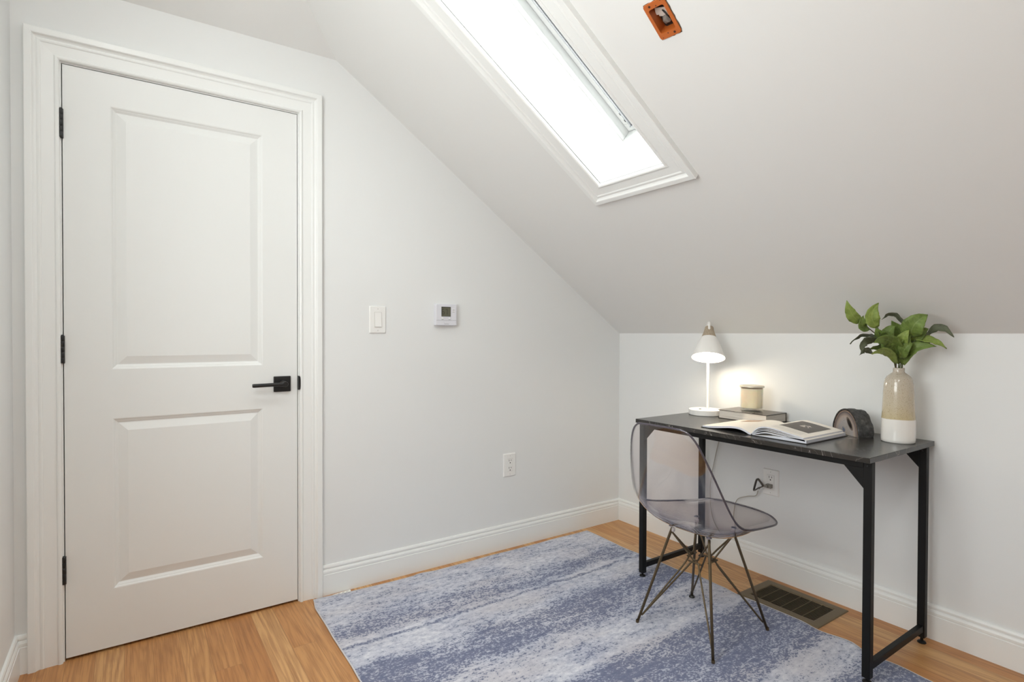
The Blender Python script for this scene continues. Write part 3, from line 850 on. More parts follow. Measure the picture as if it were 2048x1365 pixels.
bm = bmesh.new()
NB = len(cen)
loop = [grid_co[j][2*NS] for j in range(NB)] + [grid_co[NB-1][k] for k in range(2*NS-1, 0, -1)] + [grid_co[j][0] for j in range(NB-1, -1, -1)] + [grid_co[0][k] for k in range(1, 2*NS)]
for it in range(2):
    loop = [(loop[i-1] + loop[i]*4 + loop[(i+1) % len(loop)])/6 for i in range(len(loop))]
tube(bm, catmull(loop, 3, closed=True), .0035, 8, closed=True)
obj('rim', bm, ACRYL_EDGE, chair, smooth=True, label='dark thick rim of the shell')
ZF = .0075
def shell_z(x, y):
    """underside height of the seat at a point of the seat plan"""
    best = None
    for (cx_, cz_), (rx, ry, rz) in zip(cen[7:], rim[7:]):
        w = min(1, abs(y)/ry)**3.1
        d = abs(cx_ + (rx-cx_)*w - x)
        if best is None or d < best[0]: best = (d, cz_ + (rz-cz_)*w)
    return best[1]
feet = {'A': (-.176, .167), 'B': (-.178, -.166), 'C': (.176, -.165), 'D': (.174, .167)}
mts = {'A': (-.080, .082), 'B': (-.080, -.082), 'C': (.080, -.082), 'D': (.080, .082)}
ringz = .262; RG = .046
for key in 'ABCD':
    fx, fy = feet[key]; mx, my = mts[key]
    sx, sy_ = (1 if fx > 0 else -1), (1 if fy > 0 else -1)
    F3 = cp(fx, fy, ZF); M3 = cp(mx, my, .374)
    bm = bmesh.new()
    pts = [F3, F3.lerp(M3, .5), F3.lerp(M3, .97), M3 + EZ*.004, cp(mx*.92, my*.92, shell_z(mx, my) - .012)]
    tube(bm, pts, .0052, 10)
    lg = obj('leg', bm, BRONZE, chair)
    # hairpin strut: two thin wires from low on the leg up to the centre, then on to the neighbouring mounts
    B3 = F3.lerp(M3, .085) + cp(-sx*.006, -sy_*.006, 0) - CC
    p1 = cp(sx*RG, sy_*(RG*.30), ringz); p2 = cp(sx*RG*.30, sy_*RG, ringz)
    q1 = cp(sx*RG, -sy_*(RG*.62), ringz); q2 = cp(-sx*RG*.62, sy_*RG, ringz)
    dz = EZ*.008
    bm = bmesh.new()
    tube(bm, [q1] + catmull([p1 + (q1-p1)*.3, p1, p1.lerp(B3, .12), p1.lerp(B3, .55), B3 + (p1-B3)*.04, B3 + (p2-B3)*.04 , p2.lerp(B3, .55) , p2.lerp(B3, .12), p2 + dz, p2 + dz + (q2-p2)*.3], 5) + [q2 + dz], .0034, 8)
    obj('hairpin_strut', bm, BRONZE, chair)
    M4 = M3 - EZ*.008
    bm = bmesh.new()
    r1 = cp(sx*RG, sy_*.010, ringz+.012); r2 = cp(sx*.010, sy_*RG, ringz+.018)
    tube(bm, catmull([cp(sx*RG, -sy_*.012, ringz+.010), r1, r1.lerp(M4, .25), M4 + (r1-M4)*.06, M4, M4 + (r2-M4)*.06, r2.lerp(M4, .25), r2, cp(-sx*.012, sy_*RG, ringz+.016)], 5), .0034, 8)
    obj('upper_brace', bm, BRONZE, chair)
    bm = bmesh.new(); lathe(bm, [(0, -.002), (.006, -.002), (.0075, 0), (.0080, .010), (.006, .0125), (0, .0125)], cp(mx*.95, my*.95, shell_z(mx, my) - .016), seg=16); autosmooth(obj('mount_spacer', bm, simple('clear_mount', srgb(196, 190, 190), .3), chair))
    bm = bmesh.new(); lathe(bm, [(0, .0), (.0105, 0), (.0100, .0030), (.006, .0050), (0, .0050)], cp(mx, my, shell_z(mx, my) + .0032), seg=16); autosmooth(obj('screw_cap', bm, simple('chrome_screw', srgb(150, 150, 165), .18, metal=.9), chair))
    bm = bmesh.new()
    if key == 'D': lathe(bm, [(0, -.0018), (.012, -.0018), (.0125, 0), (.011, .004), (.005, .010), (.0056, .022)], F3, seg=18)
    else: lathe(bm, [(0, -.0018), (.0055, -.0018), (.0062, 0), (.0062, .006), (.0055, .009)], F3, seg=14)
    autosmooth(obj('glide', bm, BLACK if key == 'D' else BRONZE, lg))

# ------------------------------------------------------------------ desk lamp
LB = V((-.140, -.718, DT+.0004))
lamp = thing('desk_lamp', 'small white desk lamp with tilted cone shade, switched on', 'lamp', LB)
WHT = simple('lamp_white', srgb(240, 238, 234), .35)
bm = bmesh.new(); lathe(bm, [(0, 0), (.0745, 0), (.0765, .002), (.0765, .0245), (.0750, .0262), (0, .0262)], LB, seg=64); autosmooth(obj('lamp_base', bm, WHT, lamp))
bm = bmesh.new(); lathe(bm, [(0, 0), (.0062, 0), (.0055, .0022), (0, .0028)], LB + V((-.030, .006, .0262)), seg=18); autosmooth(obj('power_button', bm, DARK, lamp))
PB = V((-.116, -.715, DT))
POLETOP = 1.170
bm = bmesh.new(); tube(bm, [PB + EZ*.026, V((PB.x, PB.y, POLETOP - .004))], .0066, 16); autosmooth(obj('pole', bm, WHT, lamp))
# shade, tilted toward the room
toward = V((-.80, -.60, 0)).normalized(); side = V((-toward.y, toward.x, 0))
tilt = math.radians(21)
axd = (EZ*math.cos(tilt) - toward*math.sin(tilt) ).normalized()      # from opening up to the top
axd = (axd + rt*.03).normalized()
OPN = V((PB.x, PB.y, 0)) + toward*.074 + EZ*1.0165
SH = .158
bm = bmesh.new()
prof = [(.0760, 0), (.0755, .003), (.0600, .050), (.0430, .090), (.0345, .105), (.0330, .1045), (.0415, .089), (.0580, .050), (.0735, .003), (.0760, 0)]
lathe(bm, prof, OPN, axd, 64); autosmooth(obj('lamp_shade', bm, WHT, lamp, recalc=False), 50)
def mat_wood():
    m, nt, p = new_mat('ash_wood')
    tc = N(nt, 'ShaderNodeTexCoord')
    r = ramp(nt, [(0.3, srgb(150, 134, 114)), (0.7, srgb(186, 170, 148))]); nt.links.new(noise_tex(nt, tc.outputs['Object'], 1.0, 4, .6, (220, 220, 25)), r.inputs['Fac'])
    nt.links.new(r.outputs['Color'], p.inputs['Base Color']); p.inputs['Roughness'].default_value = .6
    return m
bm = bmesh.new(); lathe(bm, [(0, .100), (.0325, .1015), (.0352, .1040), (.0335, .1080), (.0275, .124), (.0225, .141), (.0198, .156), (.0175, .1600), (0, .1600)], OPN, axd, 40)
autosmooth(obj('wooden_cap', bm, mat_wood(), lamp, label='pale wood collar'), 50)
top = OPN + axd*.150
bm = bmesh.new()
hk = top + toward*.020
tube(bm, catmull([V((PB.x, PB.y, POLETOP-.006)), V((PB.x, PB.y, POLETOP+.010)), top + EZ*.030 , hk + EZ*.010, hk - EZ*.012], 6), .0052, 12); autosmooth(obj('hook', bm, WHT, lamp, label='white hook over the wooden collar'))
bm = bmesh.new(); lathe(bm, [(0, -.012), (.016, -.010), (.027, .002), (.030, .018), (.027, .034), (.018, .051), (.013, .061), (.013, .098), (0, .098)], OPN, axd, 32)
bulb = obj('bulb', bm, mat_emit('lit_bulb', (1.0, .86, .66, 1), GLOW), lamp, smooth=True)
# flex down behind the desk to the socket
cordm = simple('clear_cord', srgb(176, 170, 158), .4)
plugc = V((0, -.9795, .4412 - .0195))
cord_pts = [LB + V((.070, .010, .010)), V((-.045, -.692, DT+.006)), V((-.014, -.687, DT+.009)), V((-.0050, -.688, DT-.004)), V((-.0050, -.698, .69)), V((-.012, -.712, .62)), V((-.020, -.690, .50)), V((-.020, -.665, .36)), V((-.022, -.675, .22)),
            V((-.026, -.715, .150)), V((-.030, -.760, .128)), V((-.030, -.800, .140)), V((-.026, -.812, .185)), V((-.022, -.800, .24)), V((-.020, -.815, .32)), V((-.020, -.870, .352)), V((-.022, -.915, .366)), V((-.030, -.932, .395))]
bm = bmesh.new(); tube(bm, catmull(cord_pts, 8), .0021, 8); obj('cord', bm, cordm, lamp, smooth=True)
bm = bmesh.new()
for k in range(3):
    d = k*.0045
    tube(bm, catmull([(-.030-d, -.958, .424), (-.036-d, -.944, .447), (-.038-d, -.934, .452), (-.036-d, -.922, .418), (-.036-d, -.918, .396), (-.034-d, -.926, .400), (-.032-d, -.940, .412)], 5, closed=True), .0026, 7, closed=True)
obj('cord_bundle', bm, simple('grey_cord', srgb(92, 88, 82), .35), lamp, smooth=True)
bm = bmesh.new(); frame_box(bm, plugc, V((0, -1, 0)), EZ, V((-1, 0, 0)), (-.012, -.005, .0086), (.012, .013, .026)); box(bm, (plugc.x-.034, plugc.y+.000, plugc.z-.002), (plugc.x-.020, plugc.y+.018, plugc.z+.009))
tube(bm, catmull([plugc + V((-.026, .012, .003)), plugc + V((-.032, .030, -.004)), V((-.034, -.938, .405))], 5), .0028, 8)
bevel(obj('plug', bm, simple('grey_plug', srgb(132, 128, 120), .4), lamp), .002, 2)

# ------------------------------------------------------------------ closed book and candle
bk = thing('hardcover_book', 'thick closed hardcover book lying under the candle', 'book', (-.105, -.942, DT))
bx0, bx1, by0, by1 = -.183, -.022, -1.062, -.822
COV = simple('dark_cover', srgb(58, 52, 46), .28, spec=.6)
def mat_pages():
    m, nt, p = new_mat('page_edges')
    tc = N(nt, 'ShaderNodeTexCoord')
    r = ramp(nt, [(0.35, srgb(196, 186, 174)), (0.65, srgb(232, 226, 216))]); nt.links.new(noise_tex(nt, tc.outputs['Object'], 1.0, 2, .5, (6, 6, 900)), r.inputs['Fac'])
    nt.links.new(r.outputs['Color'], p.inputs['Base Color']); p.inputs['Roughness'].default_value = .8
    return m
PAGES = mat_pages()
bm = bmesh.new(); box(bm, (bx0, by0, DT), (bx1, by1, DT+.0025)); box(bm, (bx0, by0, DT+.0375), (bx1, by1, DT+.040)); box(bm, (bx1-.0025, by0, DT), (bx1, by1, DT+.040)); bevel(obj('cover', bm, COV, bk), .0008, 2)
bm = bmesh.new(); box(bm, (bx0+.0035, by0+.0035, DT+.0025), (bx1-.0025, by1-.0035, DT+.0375)); obj('page_block', bm, PAGES, bk)

CA = V((-.112, -.948, DT+.040))
ca = thing('candle', 'cream jar candle with metal lid on the closed book', 'candle', CA)
bm = bmesh.new(); lathe(bm, [(0, 0), (.044, 0), (.0475, .003), (.0485, .010), (.0500, .108), (.0500, .110), (.0475, .110), (.0460, .0165), (0, .0140)], CA, seg=56); autosmooth(obj('glass_jar', bm, JAR, ca), 50)
WAX = simple('cream_wax', srgb(255, 233, 204), .45); 
wp = WAX.node_tree.nodes['Principled BSDF']; wp.inputs['Subsurface Weight'].default_value = .7; wp.inputs['Subsurface Radius'].default_value = (.02, .012, .006); wp.inputs['Subsurface Scale'].default_value = 1.0
bm = bmesh.new(); lathe(bm, [(0, .0150), (.0453, .0175), (.0468, .106), (0, .106)], CA, seg=56); autosmooth(obj('wax', bm, WAX, ca), 50)
bm = bmesh.new(); lathe(bm, [(0, .1105), (.0525, .1105), (.0530, .1125), (.0530, .1155), (.0515, .1180), (.045, .1185), (.044, .1175), (0, .1175)], CA, seg=56); autosmooth(obj('lid', bm, simple('lid_metal', srgb(206, 198, 182), .32, metal=.6), ca), 50)

# ------------------------------------------------------------------ open book
ob = thing('open_book', 'open picture book with a dark photograph on its right page', 'book', (-.327, -1.170, DT))
ox0_, ox1_ = -.472, -.183
SPY = -1.172
bm = bmesh.new(); box(bm, (ox0_-.004, -1.392, DT), (ox1_+.004, SPY-.012, DT+.0024)); box(bm, (ox0_-.004, SPY-.012, DT), (ox1_+.004, SPY+.012, DT+.0018)); box(bm, (ox0_-.004, SPY+.012, DT), (ox1_+.004, -.946, DT+.0024))
obj('cover', bm, simple('black_cover', srgb(26, 25, 25), .4), ob)
LEFT = [(-.951, .0085), (-.985, .0105), (-1.03, .0155), (-1.07, .0215), (-1.10, .0240), (-1.125, .0225), (-1.148, .0160), (-1.163, .0095), (SPY, .0060)]
RIGHT = [(SPY, .0060), (-1.178, .0125), (-1.188, .0245), (-1.203, .0350), (-1.222, .0405), (-1.245, .0415), (-1.28, .0375), (-1.32, .0310), (-1.355, .0250), (-1.376, .0205)]
def cm2(pts, n=6): return [(p.x, p.y) for p in catmull([(a, b, 0) for a, b in pts], n)]
PAPERM = simple('coated_paper', srgb(238, 232, 222), .5, spec=.35)
PAPERE = simple('paper_edge', srgb(214, 216, 224), .7)
def slab_from(topline, botline, name, mats):
    bm = bmesh.new()
    def row(x, line): return [bm.verts.new((x, y, DT+z)) for y, z in line]
    a0, a1, b0, b1 = row(ox0_, topline), row(ox1_, topline), row(ox0_, botline), row(ox1_, botline)
    n = len(topline)
    for i in range(n-1):
        bm.faces.new((a0[i], a0[i+1], a1[i+1], a1[i])).material_index = 0
        bm.faces.new((b0[i], b1[i], b1[i+1], b0[i+1])).material_index = 1
        bm.faces.new((a0[i], b0[i], b0[i+1], a0[i+1])).material_index = 1
        bm.faces.new((a1[i], a1[i+1], b1[i+1], b1[i])).material_index = 1
    bm.faces.new((a0[0], a1[0], b1[0], b0[0])).material_index = 1
    bm.faces.new((a0[-1], b0[-1], b1[-1], a1[-1])).material_index = 1
    o = obj(name, bm, mats, ob)
    return autosmooth(o, 30)
LT = cm2(LEFT)
slab_from(LT, [(y, max(.0022, z - .0075 - .004*(1 if y < -1.0 else 0)*0)) for y, z in LT], 'left_pages', [PAPERM, PAPERE])
RT = cm2(RIGHT)
slab_from(RT, [(y, max(.0062, z - .0050)) for y, z in RT], 'right_pages', [PAPERM, PAPERE])
# looser leaves under the top right-hand ones, then the thick lower block
for k, (dz, thk) in enumerate(((.0085, .0016), (.0125, .0024), (.0185, .0040))):
    ln = []
    for y, z in RT:
        w = min(1, max(0, (SPY - y)/.03)) * max(0.0, min(1.0, (y + 1.384)/.12))
        fl = .0030 + .0118*min(1, max(0, (SPY-y)/.02))
        zz = (z - .0052) - (dz - .005)*w*1.0 - .0012*(k)
        ln.append((y - .002*(k+1)*min(1, max(0, (SPY-y)/.1)), max(.0040, zz)))
    slab_from(ln, [(y, max(.0030, z-thk)) for y, z in ln], 'loose_pages', [PAPERM, PAPERE])
blk = [(SPY-.004, .0030), (-1.20, .0042), (-1.26, .0100), (-1.32, .0140), (-1.36, .0150), (-1.386, .0135)]
blk = cm2(blk, 4)
slab_from(blk, [(y, .0024) for y, z in blk], 'page_block', [PAPERM, PAPERE])
def patch(line, y0, y1, x0, x1, mat, name, label=None, dz=.0005):
    ys = [y0 + (y1-y0)*i/16 for i in range(17)]
    def zat(y):
        for (ya, za), (yb_, zb) in zip(line, line[1:]):
            if min(ya, yb_) <= y <= max(ya, yb_): return za + (zb-za)*((y-ya)/(yb_-ya) if yb_ != ya else 0)
        return line[-1][1]
    bm = bmesh.new()
    lo = [(bm.verts.new((x0, y, DT+zat(y)+dz)), bm.verts.new((x1, y, DT+zat(y)+dz))) for y in ys]
    for a, b in zip(lo, lo[1:]): bm.faces.new((a[0], b[0], b[1], a[1])).smooth = True
    return obj(name, bm, mat, ob, label=label)
def mat_print(name, dark, light, cx, cy, rx, ry, thr):
    m, nt, p = new_mat(name)
    tc = N(nt, 'ShaderNodeTexCoord'); sep = N(nt, 'ShaderNodeSeparateXYZ'); nt.links.new(tc.outputs['Object'], sep.inputs[0])
    dx = math_node(nt, 'DIVIDE', math_node(nt, 'SUBTRACT', sep.outputs['X'], cx), rx); dy = math_node(nt, 'DIVIDE', math_node(nt, 'SUBTRACT', sep.outputs['Y'], cy), ry)
    r2 = math_node(nt, 'ADD', math_node(nt, 'MULTIPLY', dx, dx), math_node(nt, 'MULTIPLY', dy, dy))
    n = noise_tex(nt, tc.outputs['Object'], 75.0, 3, .6)
    v = math_node(nt, 'SUBTRACT', n, math_node(nt, 'MULTIPLY', r2, .22))
    r = ramp(nt, [(thr, dark), (thr+.05, light)]); nt.links.new(v, r.inputs['Fac'])
    nt.links.new(r.outputs['Color'], p.inputs['Base Color']); p.inputs['Roughness'].default_value = .4
    return m
patch(RT, -1.238, -1.352, -.392, -.222, mat_print('dark_photograph', srgb(66, 55, 46), srgb(206, 196, 186), -.300, -1.292, .035, .030, .44), 'printed_photograph', 'dark printed photograph')
patch(LT, -.988, -1.075, -.262, -.205, mat_print('small_print', srgb(150, 112, 82), srgb(196, 160, 128), -.23, -1.03, .02, .02, .5), 'printed_photograph', 'small brown picture')
def mat_lines():
    m, nt, p = new_mat('faint_text_lines')
    tc = N(nt, 'ShaderNodeTexCoord'); sep = N(nt, 'ShaderNodeSeparateXYZ'); nt.links.new(tc.outputs['Object'], sep.inputs[0])
    s = math_node(nt, 'SINE', math_node(nt, 'MULTIPLY', sep.outputs['X'], 2*PI/.0042))
    r = ramp(nt, [(0.35, srgb(238, 232, 222)), (.8, srgb(208, 202, 194))]); nt.links.new(math_node(nt, 'MULTIPLY_ADD', s, .5, .5), r.inputs['Fac'])
    nt.links.new(r.outputs['Color'], p.inputs['Base Color']); p.inputs['Roughness'].default_value = .5
    return m
patch(RT, -1.238, -1.352, -.448, -.404, mat_lines(), 'text_column')

# ------------------------------------------------------------------ agate bookend
fa, fb = V((-.098, -1.300, DT)), V((-.176, -1.430, DT))
at = (fb - fa); AWd = at.length; at.normalize(); an = V((at.y, -at.x, 0)); 
if an.dot(CAM - fa) < 0: an = -an
ag = thing('agate_bookend', 'polished grey and blue agate bookend with rough dark rind', 'bookend', (fa+fb)/2)
outl = []
AH = .100
ctrl = [(0.0, 0), (-.02, .012), (0.0, .040), (.025, .066), (.065, .090), (.30*AWd/.15+.03, .100), (.105, .098), (.128, .080), (.145, .055), (AWd, .030), (AWd, 0)]
ctrl = [(.002, 0), (-.004, .022), (.006, .052), (.026, .080), (.052, .096), (.080, .101), (.104, .094), (.126, .076), (.142, .050), (AWd, .024), (AWd-.001, 0)]
oc = [(p.x, p.y) for p in catmull([(a, b, 0) for a, b in ctrl], 4)]
fc = (AWd*.5, .03)
bm = bmesh.new()
layers = []
NL = 8; TH_ = .064
for l in range(NL+1):
    d = TH_*l/NL
    row = []
    for i, (a, h) in enumerate(oc):
        rough = 0 if l == 0 else 1
        nv = mnoise.noise(V((a*45, h*45, d*40)))*.0036 + mnoise.noise(V((a*120, h*120, d*110)))*.0022
        sc_ = 1 - .05*(l/NL)**2
        aa = fc[0] + (a-fc[0])*sc_*(1 + rough*nv*9); hh = h*sc_*(1 + rough*nv*8)
        hh = max(0, hh) if h > 0 else 0
        row.append(bm.verts.new(fa + at*aa + EZ*hh - an*(d + rough*nv*.5)))
    layers.append(row)
for a, b in zip(layers, layers[1:]):
    for i in range(len(oc)-1): bm.faces.new((a[i], a[i+1], b[i+1], b[i]))
    bm.faces.new((a[-1], a[0], b[0], b[-1]))
bm.faces.new(layers[-1]); bm.faces.new(layers[0][::-1])
def mat_rind():
    m, nt, p = new_mat('rough_rind')
    tc = N(nt, 'ShaderNodeTexCoord'); n = noise_tex(nt, tc.outputs['Object'], 60, 6, .7)
    r = ramp(nt, [(.3, srgb(40, 39, 40)), (.55, srgb(74, 73, 72)), (.75, srgb(112, 110, 104))]); nt.links.new(n, r.inputs['Fac'])
    nt.links.new(r.outputs['Color'], p.inputs['Base Color']); p.inputs['Roughness'].default_value = .7
    b = N(nt, 'ShaderNodeBump'); b.inputs['Strength'].default_value = .8; b.inputs['Distance'].default_value = .003
    nt.links.new(n, b.inputs['Height']); nt.links.new(b.outputs['Normal'], p.inputs['Normal'])
    return m
obj('rind', bm, mat_rind(), ag)
def mat_agate():
    m, nt, p = new_mat('polished_agate')
    tc = N(nt, 'ShaderNodeTexCoord'); uvw = tc.outputs['Object']
    # distance measure in the face plane: along 'at' and up
    def dotv(v, offs):
        d = N(nt, 'ShaderNodeVectorMath', operation='DOT_PRODUCT'); nt.links.new(uvw, d.inputs[0]); d.inputs[1].default_value = v
        return math_node(nt, 'SUBTRACT', d.outputs['Value'], offs)
    n = noise_tex(nt, uvw, 26, 4, .55); n2 = noise_tex(nt, uvw, 150, 4, .75)
    uu_ = dotv(tuple(at), at.dot(fa)); ww = dotv((0, 0, 1), DT)
    wob = math_node(nt, 'MULTIPLY_ADD', n, .16, -.08)
    def ell(u0, w0, ru, rw, ang):
        du = math_node(nt, 'SUBTRACT', uu_, u0); dw = math_node(nt, 'SUBTRACT', ww, w0)
        a1 = math_node(nt, 'ADD', math_node(nt, 'MULTIPLY', du, math.cos(ang)/ru), math_node(nt, 'MULTIPLY', dw, math.sin(ang)/ru))
        a2 = math_node(nt, 'ADD', math_node(nt, 'MULTIPLY', du, -math.sin(ang)/rw), math_node(nt, 'MULTIPLY', dw, math.cos(ang)/rw))
        return math_node(nt, 'SQRT', math_node(nt, 'ADD', math_node(nt, 'MULTIPLY', a1, a1), math_node(nt, 'MULTIPLY', a2, a2)))
    outer = math_node(nt, 'ADD', ell(AWd*.5, .0, AWd*.5, .100, 0), math_node(nt, 'MULTIPLY', wob, .5))
    r = ramp(nt, [(.0, srgb(160, 150, 142)), (.52, srgb(152, 148, 148)), (.70, srgb(160, 146, 138)), (.78, srgb(134, 120, 112)), (.84, srgb(108, 98, 96)), (.89, srgb(82, 76, 78)), (.915, srgb(166, 138, 116)), (.935, srgb(60, 52, 48)), (1.0, srgb(32, 29, 29))])
    nt.links.new(outer, r.inputs['Fac'])
    eye = math_node(nt, 'ADD', ell(.101, .045, .030, .0115, -.95), wob)
    er = ramp(nt, [(.55, (1, 1, 1, 1)), (1.0, (.45, .45, .45, 1)), (1.15, (0, 0, 0, 1))]); nt.links.new(eye, er.inputs['Fac'])
    es = N(nt, 'ShaderNodeSeparateColor'); nt.links.new(er.outputs['Color'], es.inputs[0])
    halo = ramp(nt, [(.9, (1, 1, 1, 1)), (2.0, (0, 0, 0, 1))]); nt.links.new(eye, halo.inputs['Fac'])
    hs = N(nt, 'ShaderNodeSeparateColor'); nt.links.new(halo.outputs['Color'], hs.inputs[0])
    sp_ = ramp(nt, [(.52, (0, 0, 0, 1)), (.66, (1, 1, 1, 1))]); nt.links.new(n2, sp_.inputs['Fac'])
    ss_ = N(nt, 'ShaderNodeSeparateColor'); nt.links.new(sp_.outputs['Color'], ss_.inputs[0])
    star = ramp(nt, [(.3, (1, 1, 1, 1)), (1.0, (0, 0, 0, 1))]); nt.links.new(math_node(nt, 'ADD', ell(.066, .018, .012, .012, 0), math_node(nt, 'MULTIPLY', math_node(nt, 'SUBTRACT', n2, .5), 3.0)), star.inputs['Fac'])
    st_ = N(nt, 'ShaderNodeSeparateColor'); nt.links.new(star.outputs['Color'], st_.inputs[0])
    c = mixc(nt, math_node(nt, 'MULTIPLY', hs.outputs[0], .75), r.outputs['Color'], srgb(166, 146, 134))
    c = mixc(nt, math_node(nt, 'MULTIPLY', ss_.outputs[0], .38), c, srgb(104, 108, 112))
    c = mixc(nt, math_node(nt, 'MULTIPLY', st_.outputs[0], .85), c, srgb(58, 84, 120))
    c = mixc(nt, es.outputs[0], c, srgb(30, 27, 27))
    nt.links.new(c, p.inputs['Base Color']); p.inputs['Roughness'].default_value = .18
    return m
bm = bmesh.new()
fl = [bm.verts.new(fa + at*(fc[0] + (a-fc[0])*.985) + EZ*(h*.985) + an*.0012) for a, h in oc]
fl2 = [bm.verts.new(fa + at*a + EZ*h + an*.0002) for a, h in oc]
bm.faces.new(fl)
for i in range(len(oc)): bm.faces.new((fl[i], fl[(i+1) % len(oc)], fl2[(i+1) % len(oc)], fl2[i]))
obj('polished_face', bm, mat_agate(), ag, label='polished banded face')

# ------------------------------------------------------------------ vase
VC = V((-.136, -1.546, DT))
va = thing('vase', 'tall beige and white glazed ceramic vase holding leafy stems', 'vase', VC)
def mat_vase():
    m, nt, p = new_mat('speckled_glaze')
    tc = N(nt, 'ShaderNodeTexCoord'); sep = N(nt, 'ShaderNodeSeparateXYZ'); nt.links.new(tc.outputs['Object'], sep.inputs[0])
    n = noise_tex(nt, tc.outputs['Object'], 300, 3, .6); n2 = noise_tex(nt, tc.outputs['Object'], 12, 2)
    g = ramp(nt, [(0.0, srgb(196, 180, 142)), (.30, srgb(196, 184, 160)), (1.0, srgb(190, 180, 166))])
    h = math_node(nt, 'DIVIDE', math_node(nt, 'SUBTRACT', sep.outputs['Z'], DT+.085), .18, clamp=True); nt.links.new(h, g.inputs['Fac'])
    sk = ramp(nt, [(.56, (0, 0, 0, 1)), (.64, (1, 1, 1, 1))]); nt.links.new(n, sk.inputs['Fac'])
    sks = N(nt, 'ShaderNodeSeparateColor'); nt.links.new(sk.outputs['Color'], sks.inputs[0])
    up_ = mixc(nt, math_node(nt, 'MULTIPLY', sks.outputs[0], .5), g.outputs['Color'], srgb(140, 118, 84))
    line = math_node(nt, 'ADD', sep.outputs['Z'], math_node(nt, 'MULTIPLY_ADD', n2, .004, -.002))
    st = N(nt, 'ShaderNodeMapRange'); nt.links.new(line, st.inputs['Value']); st.inputs['From Min'].default_value = DT+.0840; st.inputs['From Max'].default_value = DT+.0865
    c = mixc(nt, st.outputs[0], srgb(236, 233, 228), up_)
    nt.links.new(c, p.inputs['Base Color']); p.inputs['Roughness'].default_value = .16; p.inputs['Coat Weight'].default_value = .6; p.inputs['Coat Roughness'].default_value = .06
    return m
bm = bmesh.new()
vprof = [(0, 0), (.0560, 0), (.0585, .0025), (.0590, .012), (.0588, .050), (.0580, .083), (.0556, .115), (.0540, .150), (.0525, .185), (.0505, .212), (.0470, .228), (.0400, .240), (.0290, .2485), (.0215, .2535), (.0198, .2580), (.0200, .2690), (.0190, .2705), (.0165, .2700), (.0160, .2500), (.030, .235), (.045, .200), (.050, .05), (0, .01)]
vprof = [(r*.91, h) for r, h in vprof]
lathe(bm, vprof, VC, seg=72); autosmooth(obj('vase_body', bm, mat_vase(), va, recalc=True), 60)

# ------------------------------------------------------------------ leafy stems
spray = thing('leafy_spray', 'broad-leaved green foliage stems standing in the beige vase', 'plant', VC + EZ*.10)
def mat_leaf(name, c0, c1, vein):
    m, nt, p = new_mat(name)
    uvn = N(nt, 'ShaderNodeTexCoord'); sep = N(nt, 'ShaderNodeSeparateXYZ'); nt.links.new(uvn.outputs['UV'], sep.inputs[0])
    n = noise_tex(nt, uvn.outputs['Object'], 55, 3)
    r = ramp(nt, [(.3, c0), (.7, c1)]); nt.links.new(n, r.inputs['Fac'])
    across = math_node(nt, 'ABSOLUTE', math_node(nt, 'SUBTRACT', sep.outputs['Y'], .5))
    mid = math_node(nt, 'SUBTRACT', 1.0, math_node(nt, 'DIVIDE', across, .035), clamp=True)
    side_ = math_node(nt, 'SINE', math_node(nt, 'MULTIPLY', math_node(nt, 'SUBTRACT', sep.outputs['X'], math_node(nt, 'MULTIPLY', across, .35)), 48))
    sv = math_node(nt, 'MULTIPLY', math_node(nt, 'SUBTRACT', side_, .86, clamp=True), 4.0, clamp=True)
    c = mixc(nt, math_node(nt, 'MULTIPLY', math_node(nt, 'MAXIMUM', mid, sv), .45), r.outputs['Color'], vein)
    nt.links.new(c, p.inputs['Base Color']); p.inputs['Roughness'].default_value = .5
    p.inputs['Specular IOR Level'].default_value = .35
    p.inputs['Transmission Weight'].default_value = 0.0
    b = N(nt, 'ShaderNodeBump'); b.inputs['Strength'].default_value = .5; b.inputs['Distance'].default_value = .0015
    nt.links.new(sv, b.inputs['Height']); b.invert = True; nt.links.new(b.outputs['Normal'], p.inputs['Normal'])
    return m
LEAFS = [mat_leaf('leaf_bright', srgb(112, 130, 58), srgb(142, 160, 80), srgb(176, 186, 118)), mat_leaf('leaf_mid', srgb(88, 108, 48), srgb(116, 138, 66), srgb(152, 166, 104)), mat_leaf('leaf_grey', srgb(84, 90, 70), srgb(108, 114, 90), srgb(132, 136, 112))]
fwh = V((math.cos(YAW), math.sin(YAW), 0))
S3 = 1.0/(4.404*551.0)
def lp(cx_, cy_, dep=0.0):
    """point of the spray: cx_, cy_ measured across and down from the vase neck, dep toward the wall"""
    P = V((VC.x, VC.y, 0)) + rt*((cx_-515)*S3) + EZ*(DT+.2705 + (640-cy_)*S3)
    return CAM + (P - CAM)*(1.0 + dep/2.48)
